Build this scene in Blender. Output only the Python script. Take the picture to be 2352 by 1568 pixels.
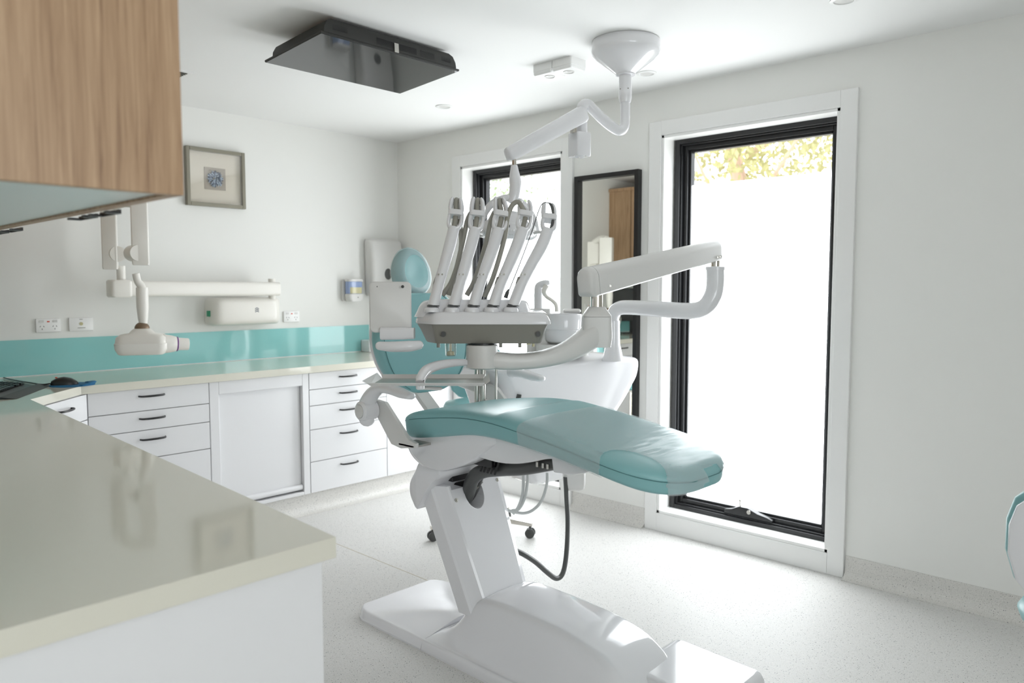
import bpy, bmesh, math, random
from mathutils import Vector, Matrix, noise
random.seed(7)
S = bpy.context.scene
for o in list(bpy.data.objects): bpy.data.objects.remove(o)
COL = S.collection
PI = math.pi

# ---------------------------------------------------------------- camera
EYE = Vector((0, 0, 1.35)); FPX = 1754.0
AZ, PITCH = math.radians(43.3), math.radians(4.11)
FW = Vector((math.cos(AZ)*math.cos(PITCH), math.sin(AZ)*math.cos(PITCH), -math.sin(PITCH)))
RT = Vector((math.sin(AZ), -math.cos(AZ), 0)); UP = RT.cross(FW)
cd = bpy.data.cameras.new('camera'); cam = bpy.data.objects.new('camera', cd); COL.objects.link(cam)
cam.location = EYE
cam.rotation_euler = FW.to_track_quat('-Z', 'Y').to_euler()
cd.sensor_width = 36; cd.lens = 36*FPX/2352; cd.clip_start = .05; cd.clip_end = 200
cd.dof.use_dof = True; cd.dof.focus_distance = 2.65; cd.dof.aperture_fstop = 3.2
S.camera = cam
# ---------------------------------------------------------------- world, exposure
S.view_settings.view_transform = 'Standard'; S.view_settings.look = 'None'
S.view_settings.gamma = 1; S.view_settings.use_curve_mapping = False
S.view_settings.exposure = 0.67
W = bpy.data.worlds.new('sky'); S.world = W; W.use_nodes = True
bg = W.node_tree.nodes['Background']; bg.inputs[0].default_value = (.90, .95, 1, 1); bg.inputs[1].default_value = 2.6
FILM_LIGHT = 4.3          # daylight scattered by the frosted film

# ---------------------------------------------------------------- survey helpers: sight line + real depth / real wall plane -> world point
def ray(x, y): return FW + RT*((x-1176)/FPX) - UP*((y-784)/FPX)
def P(x, y, d): return EYE + ray(x, y)*d
def PX(x, y, X): r = ray(x, y); return EYE + r*(X/r.x)
def PY(x, y, Y): r = ray(x, y); return EYE + r*(Y/r.y)
V = Vector

# ---------------------------------------------------------------- materials
def lin(c): return tuple(((v/255)/12.92 if v/255 <= .04045 else ((v/255+.055)/1.055)**2.4) for v in c) + (1,)
MATS = {}
def mat(name, col, rough=.5, metal=0, coat=0, **k):
    m = bpy.data.materials.new(name); m.use_nodes = True
    b = m.node_tree.nodes['Principled BSDF']
    b.inputs['Base Color'].default_value = lin(col); b.inputs['Roughness'].default_value = rough
    b.inputs['Metallic'].default_value = metal
    if coat: b.inputs['Coat Weight'].default_value = coat; b.inputs['Coat Roughness'].default_value = .05
    for kk, v in k.items(): b.inputs[kk.replace('_', ' ')].default_value = v
    MATS[name] = m; return m
def nodes(m): return m.node_tree.nodes, m.node_tree.links, m.node_tree.nodes['Principled BSDF']
def add_bump(m, scale, strength, dist=.002, detail=2):
    n, l, b = nodes(m); t = n.new('ShaderNodeTexNoise'); t.inputs['Scale'].default_value = scale; t.inputs['Detail'].default_value = detail
    tc = n.new('ShaderNodeTexCoord'); l.new(tc.outputs['Object'], t.inputs['Vector'])
    bp = n.new('ShaderNodeBump'); bp.inputs['Strength'].default_value = strength; bp.inputs['Distance'].default_value = dist
    l.new(t.outputs[0], bp.inputs['Height']); l.new(bp.outputs[0], b.inputs['Normal'])
M_wall = mat('wall paint', (238, 238, 234), .7); add_bump(M_wall, 300, .05)
M_ceil = mat('ceiling paint', (242, 242, 240), .85)
M_trim = mat('gloss white trim', (240, 240, 238), .3)
M_white = mat('white moulded plastic', (229, 229, 231), .12, coat=.4)
M_whitem = mat('satin white enamel', (218, 217, 214), .32)
M_cream = mat('cream enamel', (214, 207, 190), .35)
M_xray = mat('warm white plastic', (238, 235, 228), .3)
M_grey = mat('warm grey plastic', (138, 136, 128), .35)
M_hose = mat('grey silicone hose', (150, 148, 138), .4)
M_lhose = mat('pale grey tubing', (205, 208, 206), .35)
M_dhose = mat('dark grey conduit', (74, 75, 74), .4)
M_black = mat('black plastic', (24, 24, 25), .35)
M_blackm = mat('black powder coated aluminium', (24, 25, 27), .35)
M_tv = mat('television housing', (44, 44, 42), .5)
M_screen = mat('dark glossy screen', (52, 54, 54), .04, Specular_IOR_Level=.7)
M_chrome = mat('chrome', (205, 200, 192), .12, metal=1)
M_steel = mat('brushed steel', (190, 188, 182), .3, metal=1)
M_teal = mat('teal vinyl', (132, 182, 184), .36); add_bump(M_teal, 900, .12, .0006)
M_seam = mat('teal stitching', (74, 122, 124), .6)
M_door = mat('white gloss laminate', (232, 232, 233), .22)
M_carc = mat('shadowed cabinet gap lining', (120, 112, 98), .8)
M_stone = mat('off white quartz worktop', (222, 219, 205), .07)
M_splash = mat('teal back painted glass', (150, 210, 208), .05)
M_lam = mat('pale laminate underside', (214, 222, 220), .2)
M_mirror = mat('silvered mirror', (238, 238, 232), .01, metal=1)
M_pewter = mat('pewter picture frame', (140, 136, 122), .35, metal=.3)
M_matb = mat('cream mat board', (226, 218, 202), .8)
M_taupe = mat('taupe card', (170, 160, 146), .8)
M_blue1 = mat('pale blue shell', (186, 202, 218), .4)
M_blue2 = mat('dark blue shell', (40, 62, 96), .4)
M_pad = mat('blue mouse pad', (22, 104, 150), .7)
M_red = mat('red mark', (214, 70, 40), .5)
M_green = mat('green switch', (40, 150, 110), .4)
M_purple = mat('purple ring', (120, 60, 140), .4)
M_brown = mat('bronze ball joint', (128, 108, 88), .4, metal=.4)
M_liquid = mat('amber soap', (206, 200, 160), .2)
M_bluew = mat('blue tinted window', (150, 168, 205), .1)
M_ink = mat('grey printing', (90, 100, 120), .5)
M_leafm = mat('eucalyptus foliage', (172, 168, 118), .6)
M_leaf2 = mat('olive foliage', (140, 156, 118), .6)
M_bark = mat('pale eucalyptus bark', (196, 168, 148), .8)
M_ground = mat('dry outdoor ground', (190, 184, 168), .9)
# wood grain laminate
M_wood = mat('oak grain laminate', (160, 130, 100), .42)
def wood(m):
    n, l, b = nodes(m); tc = n.new('ShaderNodeTexCoord'); mp = n.new('ShaderNodeMapping')
    mp.inputs['Scale'].default_value = (48, 48, 1.9); l.new(tc.outputs['Object'], mp.inputs[0])
    nz = n.new('ShaderNodeTexNoise'); nz.inputs['Scale'].default_value = 1.5; nz.inputs['Detail'].default_value = 8; nz.inputs['Roughness'].default_value = .65; nz.inputs['Distortion'].default_value = .6
    l.new(mp.outputs[0], nz.inputs['Vector'])
    mp2 = n.new('ShaderNodeMapping'); mp2.inputs['Scale'].default_value = (160, 160, 4); l.new(tc.outputs['Object'], mp2.inputs[0])
    n2 = n.new('ShaderNodeTexNoise'); n2.inputs['Scale'].default_value = 2; n2.inputs['Detail'].default_value = 3; l.new(mp2.outputs[0], n2.inputs['Vector'])
    mx = n.new('ShaderNodeMath'); mx.operation = 'MULTIPLY_ADD'; l.new(n2.outputs[0], mx.inputs[0]); mx.inputs[1].default_value = .35; l.new(nz.outputs[0], mx.inputs[2])
    cr = n.new('ShaderNodeValToRGB'); e = cr.color_ramp.elements
    e[0].position = .45; e[0].color = lin((128, 97, 70)); e[1].position = .88; e[1].color = lin((188, 157, 124))
    el = e.new(.62); el.color = lin((164, 132, 100))
    l.new(mx.outputs[0], cr.inputs[0]); l.new(cr.outputs[0], b.inputs['Base Color'])
wood(M_wood)
# speckled vinyl
M_floor = mat('speckled vinyl floor', (218, 217, 214), .5, Specular_IOR_Level=.2)
def speck(m, base, lo):
    n, l, b = nodes(m); tc = n.new('ShaderNodeTexCoord')
    prev = None
    for sc, th, col, seed in ((150, .26, (132, 132, 134), 0), (95, .17, (96, 98, 102), 5), (260, .34, lo, 9), (330, .35, (240, 238, 234), 3)):
        mp = n.new('ShaderNodeMapping'); mp.inputs['Location'].default_value = (seed, seed*.7, seed*.3); l.new(tc.outputs['Object'], mp.inputs[0])
        v = n.new('ShaderNodeTexVoronoi'); v.inputs['Scale'].default_value = sc; l.new(mp.outputs[0], v.inputs['Vector'])
        # only some cells carry a chip
        sp = n.new('ShaderNodeSeparateColor'); l.new(v.outputs['Color'], sp.inputs[0])
        g = n.new('ShaderNodeMath'); g.operation = 'GREATER_THAN'; g.inputs[1].default_value = .72 if sc > 150 else .86; l.new(sp.outputs[0], g.inputs[0])
        c = n.new('ShaderNodeMath'); c.operation = 'LESS_THAN'; c.inputs[1].default_value = th; l.new(v.outputs['Distance'], c.inputs[0])
        a = n.new('ShaderNodeMath'); a.operation = 'MULTIPLY'; l.new(g.outputs[0], a.inputs[0]); l.new(c.outputs[0], a.inputs[1])
        mx = n.new('ShaderNodeMix'); mx.data_type = 'RGBA'; l.new(a.outputs[0], mx.inputs[0])
        if prev is None: mx.inputs[6].default_value = lin(base)
        else: l.new(prev, mx.inputs[6])
        mx.inputs[7].default_value = lin(col); prev = mx.outputs[2]
    l.new(prev, b.inputs['Base Color'])
speck(M_floor, (218, 217, 214), (186, 184, 178))
M_skirt = mat('speckled vinyl skirting', (210, 208, 203), .4); speck(M_skirt, (218, 216, 211), (178, 176, 171))
# clear glass, frosted film, plastic film
def shader_mix(name, a, b_, fac):
    m = bpy.data.materials.new(name); m.use_nodes = True; n = m.node_tree.nodes; l = m.node_tree.links; n.clear()
    out = n.new('ShaderNodeOutputMaterial'); mx = n.new('ShaderNodeMixShader'); mx.inputs[0].default_value = fac
    A = a(n); B = b_(n); l.new(A.outputs[0], mx.inputs[1]); l.new(B.outputs[0], mx.inputs[2]); l.new(mx.outputs[0], out.inputs[0]); return m, mx, n, l
def sh(kind, **kw):
    def f(n):
        s = n.new(kind)
        for k, v in kw.items(): s.inputs[k].default_value = v
        return s
    return f
M_glass, *_ = shader_mix('clear window glass', sh('ShaderNodeBsdfTransparent'), sh('ShaderNodeBsdfGlossy', Roughness=.02), .06)
M_pic, *_ = shader_mix('picture glass', sh('ShaderNodeBsdfTransparent'), sh('ShaderNodeBsdfGlossy', Roughness=.02), .10)
M_cup, *_ = shader_mix('clear cup plastic', sh('ShaderNodeBsdfTransparent', Color=(.86, .87, .85, 1)), sh('ShaderNodeBsdfGlossy', Roughness=.1), .25)
M_film = bpy.data.materials.new('frosted window film lit by daylight'); M_film.use_nodes = True
_n = M_film.node_tree.nodes; _b = _n['Principled BSDF']; _b.inputs['Base Color'].default_value = (.8, .8, .8, 1)
_b.inputs['Emission Color'].default_value = (.93, .97, 1, 1); _b.inputs['Emission Strength'].default_value = FILM_LIGHT
M_fill = M_film.copy(); M_fill.name = 'glowing film of added fill window'; M_fill.node_tree.nodes['Principled BSDF'].inputs['Emission Strength'].default_value = 2.9  # emission for the added window behind the camera, set by brightness
# thin polythene sleeve over the foot of the chair
M_sleeve, _mx, _nn, _ll = shader_mix('clear polythene sleeve', sh('ShaderNodeBsdfTransparent', Color=(.93, .95, .95, 1)), sh('ShaderNodeBsdfPrincipled', **{'Base Color': (.82, .88, .9, 1), 'Roughness': .2}), .30)
_tc = _nn.new('ShaderNodeTexCoord'); _mp = _nn.new('ShaderNodeMapping'); _mp.inputs['Scale'].default_value = (3, 14, 3); _mp.inputs['Rotation'].default_value = (0, 0, .5)
_ll.new(_tc.outputs['Object'], _mp.inputs[0]); _nz = _nn.new('ShaderNodeTexNoise'); _nz.inputs['Scale'].default_value = 1.4; _nz.inputs['Detail'].default_value = 1.5
_ll.new(_mp.outputs[0], _nz.inputs['Vector']); _bp = _nn.new('ShaderNodeBump'); _bp.inputs['Strength'].default_value = .35; _bp.inputs['Distance'].default_value = .03
_sx = _nn.new('ShaderNodeSeparateXYZ'); _ll.new(_tc.outputs['Object'], _sx.inputs[0])
_mr = _nn.new('ShaderNodeMapRange'); _mr.inputs[1].default_value = -.45; _mr.inputs[2].default_value = -.65; _ll.new(_sx.outputs['Y'], _mr.inputs[0])
_mu = _nn.new('ShaderNodeMath'); _mu.operation = 'MULTIPLY'; _ll.new(_mr.outputs[0], _mu.inputs[0]); _ll.new(_nz.outputs[0], _mu.inputs[1])
_ll.new(_mu.outputs[0], _bp.inputs['Height'])
for _s in _nn:
    if _s.type == 'BSDF_PRINCIPLED': _ll.new(_bp.outputs[0], _s.inputs['Normal'])

# ---------------------------------------------------------------- mesh helpers
ORG = {}
def tag(o, label=None, cat=None, group=None, kind=None):
    for k, v in (('label', label), ('category', cat), ('group', group), ('kind', kind)):
        if v: o[k] = v
    return o
def thing(name, loc, label, cat, group=None, kind=None):
    o = bpy.data.objects.new(name, None); COL.objects.link(o); o.location = loc; o.empty_display_size = .05
    ORG[o.name] = V(loc); return tag(o, label, cat, group, kind)
def obj(name, bm, m, parent=None, smooth=None, bevel=0, seg=2, sub=0, angle=35):
    me = bpy.data.meshes.new(name); bmesh.ops.recalc_face_normals(bm, faces=bm.faces)
    if parent is not None: bmesh.ops.translate(bm, verts=bm.verts, vec=-ORG[parent.name])
    bm.to_mesh(me); bm.free()
    o = bpy.data.objects.new(name, me); COL.objects.link(o); me.materials.append(m)
    if parent is not None: o.parent = parent; ORG[o.name] = ORG[parent.name]
    else: ORG[o.name] = V((0, 0, 0))
    if smooth is None: smooth = bool(bevel) or bool(sub)
    if smooth:
        for p in me.polygons: p.use_smooth = True
        if not sub: me.set_sharp_from_angle(angle=math.radians(angle))
    if bevel:
        md = o.modifiers.new('bevel', 'BEVEL'); md.width = bevel; md.segments = seg; md.limit_method = 'ANGLE'; md.angle_limit = math.radians(30); md.harden_normals = True
    if sub:
        md = o.modifiers.new('subdivision', 'SUBSURF'); md.levels = sub; md.render_levels = sub
    return o
def B(): return bmesh.new()
def box(bm, a, b, M=None):
    vs = [bm.verts.new((x, y, z)) for x in (a[0], b[0]) for y in (a[1], b[1]) for z in (a[2], b[2])]
    if M is not None:
        for v in vs: v.co = M @ v.co
    for f in ((0, 1, 3, 2), (4, 6, 7, 5), (0, 4, 5, 1), (2, 3, 7, 6), (0, 2, 6, 4), (1, 5, 7, 3)): bm.faces.new([vs[i] for i in f])
    return bm
def loft(bm, rings, cap=True, closed=True):
    R_ = [[bm.verts.new(p) for p in r] for r in rings]; n = len(R_[0])
    for a, b in zip(R_, R_[1:]):
        for i in range(n if closed else n-1):
            j = (i+1) % n; bm.faces.new((a[i], a[j], b[j], b[i]))
    if cap and closed: bm.faces.new(R_[0][::-1]); bm.faces.new(R_[-1])
    return bm
def cr(pts, k=6):
    pts = [V(p) for p in pts]; q = [pts[0]*2-pts[1]] + pts + [pts[-1]*2-pts[-2]]; out = []
    for i in range(1, len(q)-2):
        p0, p1, p2, p3 = q[i-1:i+3]
        for j in range(k):
            t = j/k; out.append(.5*((2*p1)+(p2-p0)*t+(2*p0-5*p1+4*p2-p3)*t*t+(3*p1-p0-3*p2+p3)*t**3))
    out.append(pts[-1]); return out
def interp(vals, n):
    out = []
    for i in range(n):
        t = i/(n-1)*(len(vals)-1); a = min(int(t), len(vals)-2); out.append(vals[a]+(vals[a+1]-vals[a])*(t-a))
    return out
def sweep(bm, pts, r, n=16, k=6, sq=2.0, up=(0, 0, 1), rb=None, round_end=False):
    """tube of radius r (number or list); rb is the second radius across; sq>2 squares the section"""
    path = cr(pts, k) if k > 1 else [V(p) for p in pts]; N = len(path)
    ra = interp(r, N) if isinstance(r, (list, tuple)) else [r]*N
    rbb = (interp(rb, N) if isinstance(rb, (list, tuple)) else [rb]*N) if rb else ra
    rings = []; t0 = (path[1]-path[0]).normalized(); u = V(up); u = (u-t0*u.dot(t0))
    if u.length < 1e-3: u = V((1, 0, 0)); u = u-t0*u.dot(t0)
    u.normalize(); pt = t0
    for i, p in enumerate(path):
        t = (path[min(i+1, N-1)]-path[max(i-1, 0)]).normalized()
        u = pt.rotation_difference(t) @ u; u = (u-t*u.dot(t)).normalized(); w = t.cross(u); pt = t
        ring = []
        for j in range(n):
            a = 2*PI*j/n; c, s = math.cos(a), math.sin(a); e = 2/sq
            ring.append(p + u*(math.copysign(abs(c)**e, c)*ra[i]) + w*(math.copysign(abs(s)**e, s)*rbb[i]))
        rings.append((p, t, ring))
    out = [x[2] for x in rings]
    if round_end:
        def dome(p, t, ring, r_):
            res = []
            for q in (.35, .65, .87): c = math.sqrt(1-q*q); res.append([p+(v-p)*c+t*r_*q for v in ring])
            res.append([p+(v-p)*.08+t*r_ for v in ring]); return res
        p, t, g = rings[-1]; out += dome(p, t, g, min(ra[-1], rbb[-1]))
        p, t, g = rings[0]; out = dome(p, -t, g, min(ra[0], rbb[0]))[::-1] + out
    return loft(bm, out)
def lathe(bm, base, axis, prof, n=32, scale=(1, 1), side=None):
    """prof = [(radius, height along axis)]"""
    t = V(axis).normalized(); u = V(side) if side is not None else (V((1, 0, 0)) if abs(t.x) < .9 else V((0, 1, 0)))
    u = (u-t*u.dot(t)).normalized(); w = t.cross(u); base = V(base)
    return loft(bm, [[base+t*h+u*(math.cos(2*PI*i/n)*max(r, .0004)*scale[0])+w*(math.sin(2*PI*i/n)*max(r, .0004)*scale[1]) for i in range(n)] for r, h in prof])
def cyl(bm, a, b, r, n=20): a = V(a); b = V(b); return lathe(bm, a, b-a, [(r, 0), (r, (b-a).length)], n)
def rrect(hw, hh, r, n=5):
    out = []
    for cx_, cy_, a0 in ((hw-r, hh-r, 0), (-hw+r, hh-r, PI/2), (-hw+r, -hh+r, PI), (hw-r, -hh+r, 1.5*PI)):
        for i in range(n+1): a = a0+PI/2*i/n; out.append((cx_+r*math.cos(a), cy_+r*math.sin(a)))
    return out
def slab(bm, c, u, v, hw, hh, r, t, n=5, edge=0):
    """rounded plate: centre c, in-plane axes u v, thickness t along u x v, softened rim"""
    c = V(c); u = V(u).normalized(); v = V(v).normalized(); w = u.cross(v)
    if not edge: lv = ((0, 0), (0, t))
    else: e = edge; lv = ((e, 0), (e*.3, e*.3), (0, e), (0, t-e), (e*.3, t-e*.3), (e, t))
    return loft(bm, [[c+u*x+v*y+w*h for x, y in rrect(hw-d, hh-d, max(r-d, .0005), n)] for d, h in lv])
def prism(bm, poly, d):
    d = V(d); a = [bm.verts.new(p) for p in poly]; b = [bm.verts.new(V(p)+d) for p in poly]; n = len(a)
    bm.faces.new(a[::-1]); bm.faces.new(b)
    for i in range(n): bm.faces.new((a[i], a[(i+1) % n], b[(i+1) % n], b[i]))
    return bm
def ell(bm, c, rx, ry, rz, M=None, n=20, m=12):
    rings = []
    for i in range(m+1):
        a = -PI/2+PI*i/m; z = math.sin(a); r = max(math.cos(a), .01)
        rings.append([V(c)+((M @ V((rx*r*math.cos(2*PI*j/n), ry*r*math.sin(2*PI*j/n), rz*z))) if M else V((rx*r*math.cos(2*PI*j/n), ry*r*math.sin(2*PI*j/n), rz*z))) for j in range(n)])
    return loft(bm, rings)
def struct(name, bm, m, parent=None, **k):
    o = obj(name, bm, m, parent, **k)
    if parent is None: o['kind'] = 'structure'
    return o
def Rz(a): return Matrix.Rotation(a, 4, 'Z')
def T(v): return Matrix.Translation(V(v))
# ================================================================ ROOM SHELL
XW, YB, ZC = 3.589, 4.549, 2.41          # window wall, back wall, ceiling
XL, YE = .17, 1.19                        # wall behind the left bench and where it ends
XR, YR = -1.3, -1.7                       # rest of the room behind the camera
struct('floor', box(B(), (XR-.2, YR-.2, -.1), (XW+.25, YB+.2, 0)), M_floor)
struct('ceiling', box(B(), (XR-.2, YR-.2, ZC), (XW+.25, YB+.2, ZC+.1)), M_ceil)
struct('wall_back', box(B(), (XL-.15, YB, 0), (XW+.25, YB+.15, ZC)), M_wall)
W1 = (2.956, 3.85); W2 = (1.33, 2.268); WZ = (.10, 2.157)
bm = B(); X1 = XW+.22
for y0, y1, z0, z1 in ((YR, W2[0], 0, ZC), (W2[1], W1[0], 0, ZC), (W1[1], YB, 0, ZC), (W2[0], W2[1], 0, WZ[0]), (W2[0], W2[1], WZ[1], ZC), (W1[0], W1[1], 0, WZ[0]), (W1[0], W1[1], WZ[1], ZC)):
    box(bm, (XW, y0, z0), (X1, y1, z1))
struct('wall_right', bm, M_wall)
bm = B(); box(bm, (XL-.15, YE, 0), (XL, YB, ZC)); box(bm, (XR, YE, 0), (XL-.15, YE+.15, ZC)); struct('wall_left', bm, M_wall)
struct('wall_rear_left', box(B(), (XR-.15, YR, 0), (XR, YE+.15, ZC)), M_wall)
bm = B()      # unseen wall behind the camera, with an opening for the added fill window
FW3 = (-.8, 1.3, .85, 2.1)
for a, b in (((XR-.15, 0), (FW3[0], ZC)), ((FW3[1], 0), (XW+.25, ZC)), ((FW3[0], 0), (FW3[1], FW3[2])), ((FW3[0], FW3[3]), (FW3[1], ZC))): box(bm, (a[0], YR-.15, a[1]), (b[0], YR, b[1]))
struct('wall_front', bm, M_wall)
w3 = thing('window_3', (.25, YR, 0), None, None, kind='structure'); bm = B()  # added unseen window, brightens the surfaces that face the camera
for a, b in (((FW3[0], FW3[2]), (FW3[0]+.05, FW3[3])), ((FW3[1]-.05, FW3[2]), (FW3[1], FW3[3])), ((FW3[0]+.05, FW3[2]), (FW3[1]-.05, FW3[2]+.05)), ((FW3[0]+.05, FW3[3]-.05), (FW3[1]-.05, FW3[3])), ((.225, FW3[2]+.05), (.275, FW3[3]-.05))): box(bm, (a[0], YR-.12, a[1]), (b[0], YR-.06, b[1]))
obj('frame', bm, M_blackm, w3)
obj('frosted_pane', box(B(), (FW3[0]+.04, YR-.092, FW3[2]+.04), (FW3[1]-.04, YR-.088, FW3[3]-.04)), M_fill, w3)  # glowing pane that gives the added fill light
# vinyl floor weld line
struct('trim_1', box(B(), (2.228, 1.2, 0), (2.232, 3.86, .0006)), mat('vinyl weld line', (196, 188, 168), .5))
# coved skirting of the same vinyl
def cove(a, b, nrm, h=.105, r=.05):
    a = V(a); b = V(b); nrm = V(nrm)
    prof = [(0, h), (.004, h), (.004, r+.004)] + [(.004+r-r*math.cos(t), .004+r-r*math.sin(t)) for t in (0.25, .6, .95, 1.25, PI/2)] + [(.004+r, 0), (0, 0)]
    return loft(B(), [[p+nrm*x+V((0, 0, z)) for x, z in prof] for p in (a, b)])
bm = B()
bms = []
def join(target, other):
    me = bpy.data.meshes.new('tmp'); other.to_mesh(me); other.free(); target.from_mesh(me); bpy.data.meshes.remove(me)
for y0, y1 in ((YR, 1.25), (2.345, 2.874), (3.93, YB)): join(bm, cove((XW, y0, 0), (XW, y1, 0), (-1, 0, 0)))
struct('baseboard_right', bm, M_skirt, smooth=True)
# windows
def window(n, o, cas, glassy):
    y0, y1 = o; z0, z1 = WZ; c0, c1 = cas
    w = thing('window_%d' % n, (XW, (y0+y1)/2, 0), None, None, kind='structure')
    bm = B()      # casing boards round the opening
    for a, b in (((c0, 0), (y0, 2.233)), ((y1, 0), (c1, 2.233)), ((y0, z1), (y1, 2.233)), ((y0, 0), (y1, z0))):
        box(bm, (XW-.018, a[0], a[1]), (XW, b[0], b[1]))
    obj('casing', bm, M_trim, w, bevel=.002)
    bm = B(); t = .016; d = XW+.088
    for a, b in (((y0, z0), (y0+t, z1)), ((y1-t, z0), (y1, z1)), ((y0, z1-t), (y1, z1)), ((y0, z0), (y1, z0+t))): box(bm, (XW-.012, a[0], a[1]), (d, b[0], b[1]))
    obj('reveal', bm, M_trim, w, bevel=.002)
    fy0, fy1, fz0, fz1 = y0+.022, y1-.022, z0+.01, z1-.012
    def ring(a, b, f):      # profile ring from x=a to x=b, face width f
        bm = B()
        for p, q in (((fy0, fz0), (fy0+f, fz1)), ((fy1-f, fz0), (fy1, fz1)), ((fy0+f, fz1-f), (fy1-f, fz1)), ((fy0+f, fz0), (fy1-f, fz0+f))): box(bm, (a, p[0], p[1]), (b, q[0], q[1]))
        return bm
    fr = ring(XW+.085, XW+.20, .028); join(fr, ring(XW+.10, XW+.20, .036)); obj('frame', fr, M_blackm, w, bevel=.003)
    sa = ring(XW+.122, XW+.19, .058); join(sa, ring(XW+.140, XW+.18, .070)); obj('sash', sa, M_blackm, w, bevel=.003)
    gx = XW+.155; FZ = 1.90
    obj('clear_pane', box(B(), (gx, fy0+.06, FZ), (gx+.004, fy1-.06, fz1-.06)), M_glass, w)
    obj('frosted_pane', box(B(), (gx, fy0+.06, fz0+.06), (gx+.004, fy1-.06, FZ)), M_film, w)
    # chain winder on the bottom rail
    ym = (y0+y1)/2-.01; bm = B()
    prof = [(-.135, 0), (.135, 0), (.135, .012), (.105, .022), (.055, .03), (0, .05), (-.05, .05), (-.09, .03), (-.13, .022)]
    prism(bm, [(XW+.098, ym-a, fz0+.036+z) for a, z in prof], (.04, 0, 0))
    wd = obj('winder', bm, M_blackm, w, bevel=.004)
    bm = B(); cyl(bm, (XW+.11, ym+.045, fz0+.08), (XW+.11, ym+.047, fz0+.115), .004, 10); ell(bm, (XW+.11, ym+.047, fz0+.118), .008, .008, .007, n=10, m=6); obj('catch', bm, M_steel, wd, smooth=True)
    bm = B(); cyl(bm, (XW+.093, ym-.01, fz0+.068), (XW+.099, ym-.01, fz0+.068), .011, 14); obj('lock', bm, M_steel, wd, smooth=True)
    return w
window(1, W1, (2.876, 3.93), 1)
window(2, W2, (1.254, 2.343), 1)
# ================================================================ OUTSIDE
bmg = box(B(), (XW+.3, -12, -.3), (40, 25, -.2)); struct('ground', bmg, M_ground)
def tree(x, y, h, label, mt, cr_, nleaf, seed, trunk_r=.12):
    rnd = random.Random(seed); t = thing('eucalyptus_tree', (x, y, -.2), label, 'tree', 'trees beyond the windows')
    bm = B(); top = V((x+rnd.uniform(-.3, .3), y+rnd.uniform(-.3, .3), h*.8))
    sweep(bm, [(x, y, -.2), (x+.1, y-.05, h*.35), (x-.05, y+.1, h*.6), top], [trunk_r, trunk_r*.8, trunk_r*.6, trunk_r*.3], n=10)
    for i in range(7):
        z = h*(.35+.07*i); a = rnd.uniform(0, 6.28); L = rnd.uniform(.8, 1.6)
        sweep(bm, [(x, y, z), (x+math.cos(a)*L*.5, y+math.sin(a)*L*.5, z+.35), (x+math.cos(a)*L, y+math.sin(a)*L, z+.9)], [trunk_r*.35, trunk_r*.2, trunk_r*.08], n=6, k=3)
    obj('trunk', bm, M_bark, t, smooth=True)
    bm = B()
    cl = [V((x+rnd.gauss(0, cr_*.45), y+rnd.gauss(0, cr_*.45), h*(.55+.45*rnd.random()))) for _ in range(26)]
    for i in range(nleaf):
        c = rnd.choice(cl)+V((rnd.gauss(0, .32), rnd.gauss(0, .32), rnd.gauss(0, .26)))
        d = V((rnd.uniform(-1, 1), rnd.uniform(-1, 1), rnd.uniform(-1.4, .3))).normalized()*rnd.uniform(.07, .13); s = d.cross(V((rnd.random(), rnd.random(), rnd.random()))).normalized()*.022
        bm.faces.new([bm.verts.new(p) for p in (c, c+d*.4+s, c+d, c+d*.4-s)])
    obj('foliage', bm, mt, t)
tree(8.6, 4.3, 4.6, 'pale yellow green eucalyptus seen through the top of the right window, nearest its left edge', M_leafm, 2.0, 5000, 1)
tree(12.5, 1.9, 5.0, 'yellow green eucalyptus filling the right side of the clear strip of the right window', M_leafm, 2.2, 5000, 2)
tree(9.5, 10.6, 4.8, 'sparse green tree with a pinkish trunk behind the left window', M_leaf2, 1.8, 2600, 3, .16)

# ================================================================ BENCH AND CABINETS
ZT = .885; ZU = .845; YF = 3.905         # bench top, its underside, front of the back bench
poly = [(XL, 1.195), (.79, 1.195), (.915, 3.60), (1.20, YF), (XW, YF), (XW, YB), (XL, YB)]
bm = prism(B(), [(x, y, ZU) for x, y in poly], (0, 0, ZT-ZU))
wt = obj('worktop', bm, M_stone, bevel=.0015); tag(wt, 'off white polished stone worktop running from the near left corner along the back wall', 'countertop')
bm = box(B(), (1.0, YB-.018, ZT), (3.31, YB, ZT+.008))
# splashback glass
bm = box(B(), (XL+.006, YB-.007, ZT+.004), (3.31, YB-.001, 1.075))
sp = obj('splashback', bm, M_splash); tag(sp, 'long strip of glossy teal glass on the back wall above the worktop', 'splashback')
bm = box(B(), (XL+.001, 1.25, ZT+.004), (XL+.006, YB-.008, 1.075))
sp = obj('splashback', bm, M_splash); tag(sp, 'strip of glossy teal glass on the left wall above the near worktop', 'splashback')
bm = box(B(), (XL+.006, YB-.011, ZT+.0003), (3.31, YB-.0005, ZT+.0038))
tag(obj('sealant_bead', bm, M_trim), 'thin white bead between teal splashback and worktop', 'trim')
KZ = .122; FYD = 3.935; DT = .018
def handle(bm, c, u, n, L=.125):
    """slim bowed bar pull"""
    c = V(c); u = V(u); n = V(n)
    sweep(bm, [c-u*L/2, c-u*L/2+n*.022+u*.012, c+n*.03, c+u*L/2+n*.022-u*.012, c+u*L/2], [.0045, .005, .0055, .005, .0045], n=8, k=5, rb=.0035)
    return bm
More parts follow.
